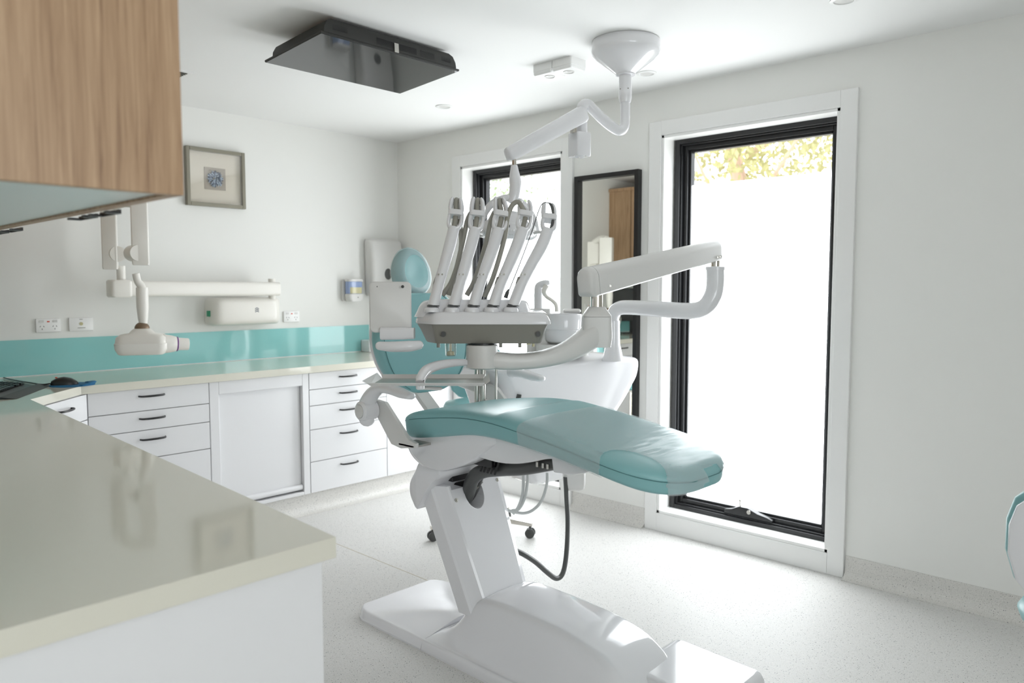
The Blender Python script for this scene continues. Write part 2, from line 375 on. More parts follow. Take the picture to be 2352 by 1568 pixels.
def drawer_unit(x0, x1, seams, label, handles=True):
    t = thing('drawer_cabinet', ((x0+x1)/2, FYD, 0), label, 'cabinet')
    obj('body', box(B(), (x0+.001, FYD+DT, KZ), (x1-.001, YB-.001, ZU-.001)), M_door, t)
    for a, b in zip(seams, seams[1:]):
        d = obj('drawer', box(B(), (x0+.002, FYD, b+.002), (x1-.002, FYD+DT-.001, a-.002)), M_door, t, bevel=.001)
        if handles and (a-b) > .05:
            hm = handle(B(), ((x0+x1)/2 + (.0 if x1 < 2 else -.01), FYD, a-.038 if a-b < .12 else a-.045), (1, 0, 0), (0, -1, 0))
            obj('handle', hm, M_black, d, smooth=True)
    return t
drawer_unit(1.235, 1.828, [.843, .730, .632, .488, KZ], 'white four drawer cabinet just left of the recessed panel, partly hidden by the near worktop')
drawer_unit(2.432, 2.997, [.842, .742, .645, .502, .309, KZ], 'white five drawer cabinet between the recessed panel and the dental chair')
# middle unit with recessed roll panel
t = thing('panel_cabinet', (2.13, FYD, 0), 'white cabinet with a large recessed front panel between the two banks of drawers', 'cabinet')
obj('body', box(B(), (1.829, FYD+.06, KZ), (2.431, YB-.001, ZU-.001)), M_door, t)
bm = B()
for a, b in (((1.830, KZ), (1.882, .842)), ((2.388, KZ), (2.430, .842)), ((1.882, .772), (2.388, .842)), ((1.882, KZ), (2.388, .142))): box(bm, (a[0], FYD, a[1]), (b[0], FYD+.05, b[1]))
obj('surround', bm, M_door, t, bevel=.003)
obj('panel', box(B(), (1.884, FYD+.028, .150), (2.385, FYD+.045, .77)), M_door, t)
bm = B(); sweep(bm, [(1.885, FYD+.02, .168), (2.384, FYD+.02, .168)], .017, k=1, n=14, rb=.012); obj('bottom_rail', bm, M_door, t, smooth=True)
# plain door units to the corner
for a, b, lb in ((2.998, 3.58, 'plain white cupboard at the right end of the back bench behind the chair'),):
    t = thing('cupboard', ((a+b)/2, FYD, 0), lb, 'cabinet')
    obj('body', box(B(), (a+.001, FYD+DT, KZ), (b-.001, YB-.001, ZU-.001)), M_door, t)
    obj('door', box(B(), (a+.002, FYD, KZ+.002), (b-.002, FYD+DT-.001, .842)), M_door, t, bevel=.001)
# diagonal corner unit
t = thing('corner_cabinet', (1.07, 3.78, 0), 'white diagonal corner cabinet with one black handle showing under the worktop', 'cabinet')
A, Bq = V((.925, 3.635, 0)), V((1.226, FYD+.012, 0)); u = (Bq-A).normalized(); nn = V((u.y, -u.x, 0))
bm = prism(B(), [(A.x, A.y, KZ), (Bq.x, Bq.y, KZ), (Bq.x, YB-.001, KZ), (XL+.005, YB-.001, KZ), (XL+.005, A.y, KZ)], (0, 0, ZU-.001-KZ)); obj('body', bm, M_door, t)
for a, b in ((.843, .72), (.72, KZ)):
    p = A+u*.012+nn*.001; q = Bq-u*.012+nn*.001
    d = obj('drawer', prism(B(), [p+V((0, 0, b+.002)), q+V((0, 0, b+.002)), q+V((0, 0, a-.002)), p+V((0, 0, a-.002))], nn*.016), M_door, t, bevel=.001)
    obj('handle', handle(B(), (p+q)/2+nn*.016+V((0, 0, a-.045)), u, nn), M_black, d, smooth=True)
# near bench units, facing the room
def xf(y): return .765+(y-1.195)*.052
ys = [1.215, 1.80, 2.40, 3.0, 3.60]
for i, (a, b) in enumerate(zip(ys, ys[1:])):
    t = thing('bench_cabinet', (xf((a+b)/2), (a+b)/2, 0), ['white cabinet under the near end of the left worktop, showing its plain end panel', 'white cabinet under the left worktop, second from its near end', 'white cabinet under the left worktop, third from its near end', 'white cabinet under the left worktop next to the diagonal corner'][i], 'cabinet')
    obj('body', prism(B(), [(XL+.005, a, .1), (xf(a)-.02, a, .1), (xf(b)-.02, b, .1), (XL+.005, b, .1)], (0, 0, ZU-.101)), M_door, t)
    d = obj('door', prism(B(), [(xf(a)-.019, a+.002, .102), (xf(a), a+.002, .102), (xf(b), b-.002, .102), (xf(b)-.019, b-.002, .102)], (0, 0, .742)), M_door, t, bevel=.001)
    obj('handle', handle(B(), (xf((a+b)/2), (a+b)/2, .79), (0, 1, 0), (1, 0, 0)), M_black, d, smooth=True)
    if i == 0: obj('end_panel', box(B(), (XL+.005, a-.012, 0), (xf(a)-.003, a-.001, ZU-.001)), M_door, t)
# vinyl kicks
bm = B(); join(bm, cove((1.235, FYD+.03, 0), (XW-.02, FYD+.03, 0), (0, -1, 0), h=KZ-.001, r=.05)); struct('baseboard_back', bm, M_skirt, smooth=True)
bm = cove((.72, 1.22, 0), (.86, 3.6, 0), (1, 0, 0), h=.099, r=.04); struct('baseboard_left', bm, M_skirt, smooth=True)
# small white box on the far end of the bench
tag(obj('storage_box', box(B(), (3.235, 4.44, ZT), (3.40, 4.54, ZT+.085)), M_door, bevel=.006), 'small plain white box on the right end of the back worktop', 'box')

# overhead cabinet on the left wall, turning the back corner
XO = .52; Z0 = 1.490; Z1 = 2.28
t = thing('overhead_cabinet', (XL+.1, 1.2, Z0), 'wood grain overhead cabinet on the left wall above the near worktop', 'cabinet')
obj('end_panel', box(B(), (XL+.001, 1.185, Z0), (XO, 1.203, Z1)), M_wood, t, bevel=.0008)
obj('carcass', prism(B(), [(XL+.001, 1.203, Z0+.012), (XO-.02, 1.203, Z0+.012), (XO-.02, 3.95, Z0+.012), (.90, 4.29, Z0+.012), (.90, YB-.001, Z0+.012), (XL+.001, YB-.001, Z0+.012)], (0, 0, Z1-Z0-.012)), M_lam, t)
obj('underside', prism(B(), [(XL+.001, 1.203, Z0+.004), (XO-.021, 1.203, Z0+.004), (XO-.021, 3.95, Z0+.004), (.90, 4.288, Z0+.004), (.90, YB-.001, Z0+.004), (XL+.001, YB-.001, Z0+.004)], (0, 0, .0075)), M_lam, t)
dy = [1.204, 1.615, 2.24, 2.80, 3.37, 3.94]
def lpull(y, yc): # black tab pull hooked under the door
    bm = B(); box(bm, (XO+.017, y-.05, Z0-.006), (XO+.021, y+.05, Z0+.002))
    for q in (-.05, .034): box(bm, (XO-.004, y+q, Z0-.006), (XO+.017, y+q+.016, Z0-.002))
    return bm
for i, (a, b) in enumerate(zip(dy, dy[1:])):
    d = obj('door', box(B(), (XO-.019, a+.0015, Z0), (XO, b-.0015, Z1)), M_wood, t, bevel=.0008)
    if i: obj('handle', lpull(a+.055, 0), M_black, d)
    obj('handle', lpull(b-.065, 0), M_black, d)
obj('corner_door', prism(B(), [(XO-.019, 3.942, Z0), (XO, 3.942, Z0), (.915, 4.285, Z0), (.902, 4.292, Z0)], (0, 0, Z1-Z0)), M_wood, t)
obj('side_panel', box(B(), (.9005, 4.295, Z0), (.918, YB-.001, Z1)), M_wood, t)
obj('top_trim', prism(B(), [(XL+.001, 1.18, Z1), (XO+.006, 1.18, Z1), (XO+.006, 3.93, Z1), (.93, 4.28, Z1), (.93, YB-.001, Z1), (XL+.001, YB-.001, Z1)], (0, 0, .03)), M_wood, t)
# ================================================================ KEYBOARD, MOUSE, MONITOR


a = math.radians(58); KM = T((.86, 3.93, ZT)) @ Rz(a)      # local x along keys, y towards the rear
t = thing('keyboard', (.86, 3.93, ZT), 'black computer keyboard on the worktop at the left edge of the picture', 'keyboard')
bm = prism(B(), [KM @ V(p) for p in ((-.23, -.10, .002), (-.23, -.045, .012), (-.23, .085, .022), (-.23, .085, .002))], KM.to_3x3() @ V((.46, 0, 0))); obj('body', bm, M_black, t, bevel=.003)
bm = prism(B(), [KM @ V(p) for p in ((-.23, -.165, .001), (-.23, -.10, .010), (-.23, -.10, .001))], KM.to_3x3() @ V((.46, 0, 0))); obj('palm_rest', bm, mat('charcoal plastic', (50, 54, 55), .5), t, bevel=.002)
bm = B()
for r in range(6):
    for c in range(21):
        if c == 15 or c == 18: continue
        x = -.218+c*.0208; y = -.04+r*.0215; z = .0125+(y+.045)*.077
        box(bm, (x, y-.009, z), (x+.018, y+.009, z+.008), KM)
ko = obj('keys', bm, M_black, t); ko['kind'] = 'stuff'
PM = T((1.185, 3.972, ZT)) @ Rz(math.radians(-28))
t = thing('mouse_pad', (1.185, 3.97, ZT), 'blue mouse pad with a raised wrist cushion on the back worktop', 'mouse pad')
o1 = [(math.cos(q)*.095, math.sin(q)*.085) for q in [2*PI*i/36 for i in range(36)]]
obj('mat', loft(B(), [[PM @ V((x*s, y*s, z)) for x, y in o1] for s, z in ((1, .0005), (1, .004), (.985, .005))]), M_pad, t, smooth=True)
bm = B(); sweep(bm, [PM @ V(p) for p in ((.05, -.07, .006), (.08, -.03, .010), (.08, .03, .010), (.05, .07, .006))], [.003, .006, .006, .003], rb=[.012, .016, .016, .012], up=(0, 0, 1), n=14, round_end=True)
obj('wrist_cushion', bm, M_pad, t, smooth=True)
MM = T((1.155, 3.985, ZT+.0055)) @ Rz(math.radians(-28))
t = thing('computer_mouse', (1.155, 3.985, ZT+.006), 'black computer mouse with a red mark resting on the blue mouse pad', 'mouse')
rs = []
for x, w, h in ((-.058, .006, .008), (-.052, .02, .020), (-.03, .030, .032), (0, .032, .037), (.03, .029, .029), (.05, .022, .015), (.058, .006, .006)):
    rs.append([MM @ V((x, math.copysign(abs(math.cos(q))**.8, math.cos(q))*w, max(0, math.sin(q))**.75*h)) for q in [2*PI*i/24 for i in range(24)]])
obj('shell', loft(B(), rs), M_black, t, smooth=True, angle=60)
bm = B(); ell(bm, MM @ V((-.033, 0, .0335)), .006, .003, .003, n=10, m=6); obj('mark', bm, M_red, t, smooth=True)
bm = B(); sweep(bm, [(1.10, 4.01, ZT+.012), (1.08, 4.06, ZT+.006), (1.06, 4.20, ZT+.005), (1.04, 4.36, ZT+.005), (1.03, 4.50, ZT+.006)], .0035, n=8); tag(obj('mouse_cable', bm, M_dhose, smooth=True), 'dark cable running from the computer mouse past the keyboard', 'cable')
# monitor, seen in the wall mirror
MN = T((.735, 4.375, ZT)) @ Rz(math.radians(45))       # faces local -y
t = thing('computer_monitor', (.735, 4.375, ZT), 'black computer monitor in the bench corner, seen only in the tall wall mirror', 'monitor')
bm = box(B(), (-.21, -.02, .12), (.21, .012, .45), MN); obj('housing', bm, M_black, t, bevel=.004)
obj('screen', box(B(), (-.20, -.0215, .135), (.20, -.0205, .44), MN), M_screen, t)
bm = box(B(), (-.03, .012, .005), (.03, .03, .25), MN); box(bm, (-.12, -.09, 0), (.12, .03, .008), MN); obj('stand', bm, M_black, t, bevel=.003)

# ================================================================ BACK WALL
# framed picture
x0, x1, z0, z1 = 2.0, 2.369, 1.832, 2.178; D = .035
t = thing('framed_picture', ((x0+x1)/2, YB, z0), 'square pewter framed picture of a spiky blue shell cluster on the back wall', 'picture')
bm = B(); f = .022
for a, b in (((x0, z0), (x0+f, z1)), ((x1-f, z0), (x1, z1)), ((x0+f, z1-f), (x1-f, z1)), ((x0+f, z0), (x1-f, z0+f))): box(bm, (a[0], YB-D, a[1]), (b[0], YB-.001, b[1]))
obj('frame', bm, M_pewter, t, bevel=.003)
obj('mat_board', box(B(), (x0+f, YB-.010, z0+f), (x1-f, YB-.002, z1-f)), M_matb, t)
cx_, cz_ = 2.183, 2.002
ar = obj('artwork', box(B(), (cx_-.066, YB-.0125, cz_-.066), (cx_+.066, YB-.0102, cz_+.066)), M_taupe, t)
rnd = random.Random(3)
for nm, mt, n_ in (('pale_spines', M_blue1, 95), ('dark_spines', M_blue2, 120)):
    bm = B()
    for i in range(n_):
        q = rnd.uniform(0, 2*PI); r = .052*math.sqrt(rnd.random()); c = V((cx_+math.cos(q)*r*.2, YB-.014, cz_+math.sin(q)*r*.2)); e = V((cx_+math.cos(q)*r, YB-.016-.012*(1-r/.056), cz_+math.sin(q)*r))
        dirv = e-c
        if dirv.length < .004: continue
        lathe(bm, c+dirv*.45, dirv, [(.001, 0), (.0032, dirv.length*.3), (.0028, dirv.length*.5), (.0006, dirv.length*.6)], n=6)
    obj(nm, bm, mt, ar, smooth=True)
obj('glass', box(B(), (x0+f, YB-.031, z0+f), (x1-f, YB-.0295, z1-f)), M_pic, t)
# paper towel dispenser
t = thing('towel_dispenser', (3.42, YB, 1.28), 'tall white paper towel dispenser with a grey oval window near the corner', 'dispenser')
rs = []
for z, hw, d in ((1.285, .125, .075), (1.30, .132, .09), (1.36, .136, .105), (1.55, .140, .11), (1.66, .142, .10), (1.685, .138, .08), (1.690, .13, .06)):
    rs.append([(3.412+x, YB-.001-max(0, d/2+y), z) for x, y in rrect(hw, d/2, min(.03, d*.4), 5)])
obj('housing', loft(B(), rs), M_whitem, t, smooth=True, angle=50)
obj('window', loft(B(), [[(3.41+.030*s*math.cos(q), YB-yy, 1.44+.040*s*math.sin(q)) for q in [2*PI*i/28 for i in range(28)]] for s, yy in ((1, .10), (1, .1115), (.9, .1135))]), M_dhose, t, smooth=True)
# soap dispenser
t = thing('soap_dispenser', (3.152, YB, 1.245), 'small white and blue soap dispenser above the teal splashback', 'dispenser')
obj('back_plate', slab(B(), (3.152, YB-.001, 1.325), (1, 0, 0), (0, 0, 1), .073, .076, .018, .02, edge=.004), M_whitem, t, smooth=True)
rs = [[(3.152+x, YB-.022-max(0, .03+y), z) for x, y in rrect(.062, .03, .025)] for z in (1.30, 1.385)]
w_ = obj('tank', loft(B(), rs), M_bluew, t, smooth=True)
obj('soap', loft(B(), [[(3.152+x*.9, YB-.0245-max(0, .031+y), z) for x, y in rrect(.062, .031, .025)] for z in (1.302, 1.345)]), M_liquid, t, smooth=True)
rs = [[(3.152+x, YB-.021-max(0, .034+y), z) for x, y in rrect(hw, .034, .025)] for z, hw in ((1.247, .052), (1.262, .062), (1.299, .066))]
nz = obj('push_bar', loft(B(), rs), M_whitem, t, smooth=True)
bm = B(); cyl(bm, (3.16, YB-.088, 1.275), (3.16, YB-.091, 1.275), .004, 10); obj('keyhole', bm, M_grey, nz)
obj('lid', loft(B(), [[(3.152+x, YB-.021-max(0, .033+y), z) for x, y in rrect(hw, .033, .025)] for z, hw in ((1.386, .066), (1.395, .066), (1.402, .058))]), M_whitem, t, smooth=True)
# power points and switch plate
def outlet(xc, zc, label, wide=.115, red=True, sw=False):
    t = thing('power_point' if not sw else 'switch_plate', (xc, YB, zc-.036), label, 'socket' if not sw else 'switch', 'power points on the back wall' if not sw else None)
    obj('plate', slab(B(), (xc, YB-.001, zc), (1, 0, 0), (0, 0, 1), wide/2, .036, .005, .010, edge=.002), M_trim, t, smooth=True)
    bm = B()
    if sw:
        cyl(bm, (xc, YB-.011, zc+.003), (xc, YB-.0135, zc+.003), .009, 16); obj('push_button', bm, M_liquid, t, smooth=True)
        bm = B(); box(bm, (xc-.018, YB-.0118, zc-.020), (xc+.02, YB-.0112, zc-.017)); box(bm, (xc-.008, YB-.0118, zc+.026), (xc+.008, YB-.0112, zc+.0285)); obj('printing', bm, M_grey, t)
        return
    for s in (-1, 1):
        c = xc+s*.030
        for dx, dz, an in ((-.008, .001, .5), (.008, .001, -.5), (0, -.013, 0)):
            M = T((c+dx, YB-.0115, zc-.006+dz)) @ Matrix.Rotation(an, 4, 'Y'); box(bm, (-.0012, -.0006, -.0035), (.0012, .0004, .0035), M)
    obj('pin_slots', bm, M_dhose, t)
    for s in (-1, 1): obj('rocker_switch', box(B(), (xc+s*.032-.011, YB-.0135, zc+.016), (xc+s*.032+.011, YB-.011, zc+.028)), M_whitem, t, bevel=.001)
    if red: obj('red_indicator', box(B(), (xc-.006, YB-.0125, zc+.017), (xc+.006, YB-.011, zc+.023)), M_red, t)
outlet(1.251, 1.146, 'white double power point with a bright red indicator, leftmost on the back wall')
outlet(1.409, 1.146, 'white wall plate with one round push button, right of the leftmost power point', sw=True, wide=.118)
outlet(2.685, 1.151, 'white double power point right of the wide white box on the back wall')

# ================================================================ X-RAY UNIT on the back wall
t = thing('dental_xray_unit', (2.3, YB, 1.11), 'cream dental x-ray unit with folded arms and a hanging head on the back wall', 'x-ray machine')
yb = YB-.13
rs = []
for y, hw, hz, dx in ((YB-.001, .225, .083, 0), (YB-.06, .228, .086, 0), (YB-.10, .222, .083, 0), (YB-.125, .20, .073, 0), (YB-.132, .17, .055, 0)):
    rs.append([(2.325+x, y, 1.198+z) for x, z in rrect(hw, hz, .03, 5)])
bx = obj('control_box', loft(B(), rs), M_xray, t, smooth=True, angle=50)
bm = box(B(), (2.088, 4.47, 1.17), (2.099, 4.50, 1.205)); obj('power_switch', bm, M_green, bx, bevel=.002)
bm = B()
for k in range(3): sweep(bm, [(2.36, YB-.1335, 1.192+k*.010), (2.372, YB-.1335, 1.198+k*.010), (2.384, YB-.1335, 1.192+k*.010)], .0018, n=6)
obj('emblem', bm, M_ink, bx)
bm = B(); cyl(bm, (2.49, 4.44, 1.27), (2.49, 4.44, 1.40), .022); obj('wall_pivot', bm, M_xray, t, smooth=True)
# horizontal arm at y 4.38
bm = B(); sweep(bm, [(1.56, 4.33, 1.338), (2.52, 4.42, 1.335)], .043, k=1, n=20, sq=4, rb=.035, round_end=False); obj('horizontal_arm', bm, M_xray, t, bevel=.004)
bm = B(); loft(bm, [[(1.535+x, 4.325+y, z) for x, y in rrect(.055*s, .045*s, .02)] for z, s in ((1.293, .9), (1.30, 1), (1.378, 1), (1.385, .9))]); obj('elbow', bm, M_xray, t, smooth=True)
bm = B(); cyl(bm, (1.545, 4.32, 1.38), (1.545, 4.32, 1.46), .022); obj('elbow_post', bm, M_xray, t, smooth=True)
# two parallel vertical arms joined at the top
def varm(x, y, z0, z1, w, d, nm):
    bm = B(); M = T((x, y, 0)) @ Rz(math.radians(-22))
    loft(bm, [[M @ V((a*s, b*s, z)) for a, b in rrect(w, d, .008)] for z, s in ((z0, .93), (z0+.01, 1), (z1, 1), (z1+.01, .93))]); return obj(nm, bm, M_xray, t, smooth=True)
varm(1.487, 4.30, 1.44, 1.75, .036, .055, 'rear_arm')
varm(1.565, 4.10, 1.46, 1.775, .040, .058, 'front_arm')
bm = B(); sweep(bm, [(1.487, 4.30, 1.75), (1.52, 4.20, 1.785), (1.565, 4.10, 1.775)], .028, n=14); obj('top_joint', bm, M_xray, t, smooth=True)
bm = B(); lathe(bm, (1.505, 4.24, 1.52), (0, 1, 0), [(.040, 0), (.042, .01), (.042, .06), (.04, .07)]); obj('rear_knuckle', bm, M_xray, t, smooth=True)
bm = B(); lathe(bm, (1.535, 4.05, 1.52), (0, 1, 0), [(.040, 0), (.042, .01), (.042, .08), (.04, .09)]); obj('front_knuckle', bm, M_xray, t, smooth=True)
hp = [PY(*q, 4.07) for q in ((312, 628), (316, 645), (325, 660), (326, 690))]
bm = B(); sweep(bm, hp, [.018, .018, .021, .022], n=14); obj('drop_tube', bm, M_xray, t, smooth=True)
bm = B(); a = PY(326, 660, 4.07); lathe(bm, a, (0, 0, -1), [(.028, 0), (.029, .02), (.029, .10), (.024, .16), (.015, .21), (.010, .222)]); obj('grip_handle', bm, M_xray, t, smooth=True)
hc = PY(326, 745, 4.07)
bm = B(); cyl(bm, hc+V((0, 0, -.02)), hc+V((0, 0, .03)), .009); ell(bm, hc+V((.0, 0, -.02)), .036, .036, .033); obj('ball_joint', bm, M_brown, t, smooth=True)
HM = T(PY(327, 786, 4.07)) @ Rz(math.radians(-28))
rs = []
for z, a_, b_, r in ((-.060, .10, .075, .03), (-.056, .108, .083, .035), (-.03, .122, .092, .04), (-.002, .124, .093, .04), (.0, .120, .090, .04), (.028, .116, .086, .04), (.042, .10, .07, .04), (.048, .06, .05, .03), (.065, .045, .042, .03), (.072, .035, .035, .03)):
    rs.append([HM @ V((x, y, z)) for x, y in rrect(a_, b_, r, 6)])
hd = obj('head', loft(B(), rs), M_xray, t, smooth=True, angle=50)
bm = B(); a = HM @ V((.10, -.02, -.008)); ax = PY(433, 790, 3.98)-a; L = ax.length
lathe(bm, a, ax, [(.050, 0), (.044, .04), (.038, L*.5), (.036, L*.52)]); obj('collimator_base', bm, M_xray, hd, smooth=True)
bm = B(); lathe(bm, a, ax, [(.0375, L*.51), (.0385, L*.53), (.0385, L*.545), (.037, L*.56)]); obj('purple_ring', bm, M_purple, hd, smooth=True)
bm = B(); lathe(bm, a, ax, [(.033, L*.55), (.031, L*.97), (.0295, L), (.02, L*1.0), (.019, L*.95)]); obj('cone', bm, M_xray, hd, smooth=True)

# ================================================================ RIGHT WALL MIRROR
t = thing('wall_mirror', (XW, 2.62, .35), 'tall black framed mirror between the two windows', 'mirror')
y0, y1, z0, z1 = 2.398, 2.846, .35, 1.992; bm = B(); f = .026
for a, b in (((y0, z0), (y0+f, z1)), ((y1-f, z0), (y1, z1)), ((y0+f, z1-f), (y1-f, z1)), ((y0+f, z0), (y1-f, z0+f))): box(bm, (XW-.038, a[0], a[1]), (XW-.001, b[0], b[1]))
obj('frame', bm, M_black, t, bevel=.0015)
obj('mirror_glass', box(B(), (XW-.014, y0+f, z0+f), (XW-.010, y1-f, z1-f)), M_mirror, t)

# ================================================================ CEILING
# television
t = thing('ceiling_television', (2.05, 2.82, ZC), 'dark flat television mounted face down under the ceiling above the chair', 'television')
fn, ff = (2.61, 2.325), (3.04, 2.298)          # near and far edge: y, z of the screen face
A_, B_ = 1.695, 2.420
def scr(x, s, h=0):  # s 0 near .. 1 far, h up from the glass
    d = V((0, ff[0]-fn[0], ff[1]-fn[1])); nrm = V((0, -d.z, d.y)).normalized()
    return V((x, fn[0], fn[1]))+d*s+nrm*h
bm = B(); loft(bm, [[scr(A_+(B_-A_)*u, s, h) for u, s in ((0, 0), (1, 0), (1, 1), (0, 1))] for h in (.0015, .010)]); obj('bezel', bm, M_tv, t, bevel=.0015)
obj('screen', loft(B(), [[scr(A_+(B_-A_)*u, s, h) for u, s in ((.004, .008), (.996, .008), (.996, .992), (.004, .992))] for h in (0, .0014)]), M_screen, t)
pf = [(.022, .010), (.035, .030), (.06, .050), (.10, .060)]
W_ = B_-A_; bm = B()
def hx(e): return A_+e, B_-e
rings = []
for e, h in ((.014, .010), (.017, .035), (.030, .060), (.055, .072)):
    a_, b_ = hx(e); rings.append([scr(a_, .0+e*.25, h), scr(b_, .0+e*.25, h), scr(b_, .93-e, h), scr(a_, .93-e, h)])
loft(bm, rings); hs = obj('housing', bm, M_tv, t, bevel=.004)
bm = B(); box(bm, (1.93, 2.64, 2.398), (2.05, 2.70, 2.4005)); 
# loudspeaker and air grilles on the near edge
def grille(u0, u1, h0, h1, n, nm, vert=True):
    bm = B()
    for i in range(n):
        if vert: x = A_+W_*(u0+(u1-u0)*i/(n-1)); q = [scr(x-.0012, .004, h0), scr(x+.0012, .004, h0), scr(x+.0012, .010, h1), scr(x-.0012, .010, h1)]
        else: hh = h0+(h1-h0)*i/(n-1); q = [scr(A_+W_*u0, .0045, hh-.001), scr(A_+W_*u1, .0045, hh-.001), scr(A_+W_*u1, .0045, hh+.0006), scr(A_+W_*u0, .0045, hh+.0006)]
        prism(bm, q, (0, -.0012, 0))
    obj(nm, bm, M_black, hs)
grille(.08, .17, .028, .055, 13, 'speaker_grille'); grille(.86, .93, .028, .055, 11, 'speaker_grille')
grille(.37, .66, .022, .046, 9, 'air_vent', False); grille(.69, .80, .022, .046, 6, 'air_vent', False)
bm = B(); q = [scr(A_+W_*a, .003, h) for a, h in ((.489, .006), (.520, .006), (.520, .044), (.489, .044))]; prism(bm, q, (0, -.006, 0)); obj('silver_clip', bm, M_steel, t, bevel=.001)
bm = B(); box(bm, (1.85, 2.70, 2.38), (2.26, 2.90, ZC-.001)); obj('ceiling_bracket', bm, M_tv, t)
# smoke detectors
for i, (yc, lb) in enumerate(((2.447, 'white square smoke alarm on the ceiling, left one of the joined pair'), (2.328, 'white square smoke alarm on the ceiling, right one of the joined pair by the lamp'))):
    t = thing('smoke_alarm', (2.86, yc, ZC), lb, 'smoke alarm', 'joined smoke alarms on the ceiling')
    bm = B(); loft(bm, [[(2.862+x, yc+y, z) for x, y in rrect(.058*s, .0585*s, .008)] for z, s in ((ZC-.0005, 1), (ZC-.034, 1), (ZC-.035, .97), (ZC-.045, .97), (ZC-.051, .9))]); b_ = obj('body', bm, M_trim, t, smooth=True)
    bm = B(); lathe(bm, (2.862, yc, ZC-.051), (0, 0, -1), [(.026, -.002), (.026, .003), (.022, .004), (.021, .001), (.008, .001), (.008, .003), (.003, .004)], n=24); obj('test_button', bm, M_whitem, b_, smooth=True)
# downlights and vent
for x, y, lb in ((3.066, 3.44, 'round white downlight on the ceiling near the far corner'), (3.291, 2.18, 'round white downlight just behind the surgical lamp canopy'), (2.967, 1.104, 'round white downlight cut by the top edge of the picture')):
    t = thing('downlight', (x, y, ZC), lb, 'downlight', 'ceiling downlights')
    bm = B(); lathe(bm, (x, y, ZC-.0005), (0, 0, -1), [(.050, 0), (.050, .003), (.044, .006), (.036, .005), (.034, .001)], n=32); obj('rim', bm, M_trim, t, smooth=True)
    bm = B(); lathe(bm, (x, y, ZC-.0008), (0, 0, -1), [(.033, 0), (.031, .002), (.01, .0035)], n=24); obj('diffuser', bm, M_whitem, t, smooth=True)
t = thing('air_vent', (1.6, 3.9, ZC), 'white slatted ceiling air vent just visible beside the wooden cabinet', 'vent')
bm = B(); x0, x1, y0, y1 = 1.43, 1.735, 3.80, 4.08
for a, b in (((x0, y0), (x1, y0+.02)), ((x0, y1-.02), (x1, y1)), ((x0, y0+.02), (x0+.02, y1-.02)), ((x1-.02, y0+.02), (x1, y1-.02))): box(bm, (a[0], a[1], ZC-.008), (b[0], b[1], ZC-.0005))
obj('frame', bm, M_trim, t)
bm = B()
for k in range(11):
    y = y0+.032+k*.0215; M = T(((x0+x1)/2, y, ZC-.006)) @ Matrix.Rotation(.7, 4, 'X'); box(bm, (-.13, -.008, -.0008), (.13, .008, .0008), M)
obj('slats', bm, M_grey, t)
obj('backing', box(B(), (x0+.02, y0+.02, ZC-.0015), (x1-.02, y1-.02, ZC-.0005)), M_dhose, t)
# ================================================================ DENTAL CHAIR (patient end +y, foot end -y)
XC = 2.005
ch = thing('dental_chair', (XC, 1.95, 0), 'teal and white dental treatment chair standing in the middle of the room', 'dental chair')
def lerp(tab, y):
    tab = sorted(tab)
    if y <= tab[0][0]: return tab[0][1]
    for a, b in zip(tab, tab[1:]):
        if y <= b[0]:
            u = (y-a[0])/(b[0]-a[0]); return a[1]+(b[1]-a[1])*u
    return tab[-1][1]
SEAM = [(2.26, .835), (2.22, .858), (2.15, .870), (2.03, .887), (1.95, .898), (1.874, .904), (1.80, .905), (1.75, .902), (1.69, .896), (1.63, .888), (1.53, .874), (1.436, .859), (1.34, .842), (1.244, .824), (1.15, .803), (1.085, .787)]
BOT = [(2.26, .80), (2.22, .775), (2.1, .795), (2.0, .812), (1.90, .834), (1.84, .841), (1.75, .842), (1.65, .834), (1.55, .825), (1.47, .816), (1.37, .800), (1.27, .783), (1.2, .764), (1.13, .750), (1.085, .748)]
def smooth(tab):
    ys = [tab[0][0]+(tab[-1][0]-tab[0][0])*i/60 for i in range(61)]; v = [lerp(tab, y) for y in ys]
    for _ in range(10): v = [v[0]]+[(v[i-1]+2*v[i]+v[i+1])/4 for i in range(1, 60)]+[v[-1]]
    return list(zip(ys, v))
SEAM = smooth(SEAM); BOT = smooth(BOT)
Y_END, Y_REAR = 1.095, 2.245
def prof(y, off=0):
    w, c, q = .245, .032, 1.0
    u = (1.33-y)/(1.33-Y_END)
    if u > 0: w *= max(0, 1-min(u, 1)**2.6)**(1/2.3); q = max(0, 1-min(u, 1)**7)**.5
    r = (y-2.19)/(Y_REAR-2.19)
    if r > 0: w *= max(0, 1-.25*r*r); q = max(0, 1-min(r, 1)**2.2)**.5
    return w, c, q
def section(y, off=0, n=56):
    w, c, q = prof(y); s = lerp(SEAM, y); b = lerp(BOT, y); mid = (s*.45+b*.55); ring = []
    crown = .010 if y < 1.55 else .010+.016*min(1, (y-1.55)/.25)*min(1, max(0, (2.2-y)/.25))
    for i in range(n):
        a = 2*PI*i/n; cc, ss = math.cos(a), math.sin(a)
        if ss >= 0:
            x = w*math.copysign(abs(cc)**.42, cc); z = s+(c)*ss**.62-crown*(1-abs(cc))*(1 if 1.75 < y else -.4)*.5
        else:
            x = w*.985*math.copysign(abs(cc)**.22, cc); z = s-(s-b)*(-ss)**.4
        z = mid+(z-mid)*q
        p = V((XC+x, y, z))
        if off: p += V((math.copysign(min(1, abs(x/max(w, .01))**3), x)*off, 0, off*(1 if ss > 0 else -1)*min(1, abs(ss)*3)))
        ring.append(p)
    return ring
ys = []; N = 90
for i in range(N+1):
    t_ = i/N; ys.append(Y_END+.0008+(Y_REAR-.0016-Y_END)*(.5-.5*math.cos(PI*t_)*.92/.92 if False else t_))
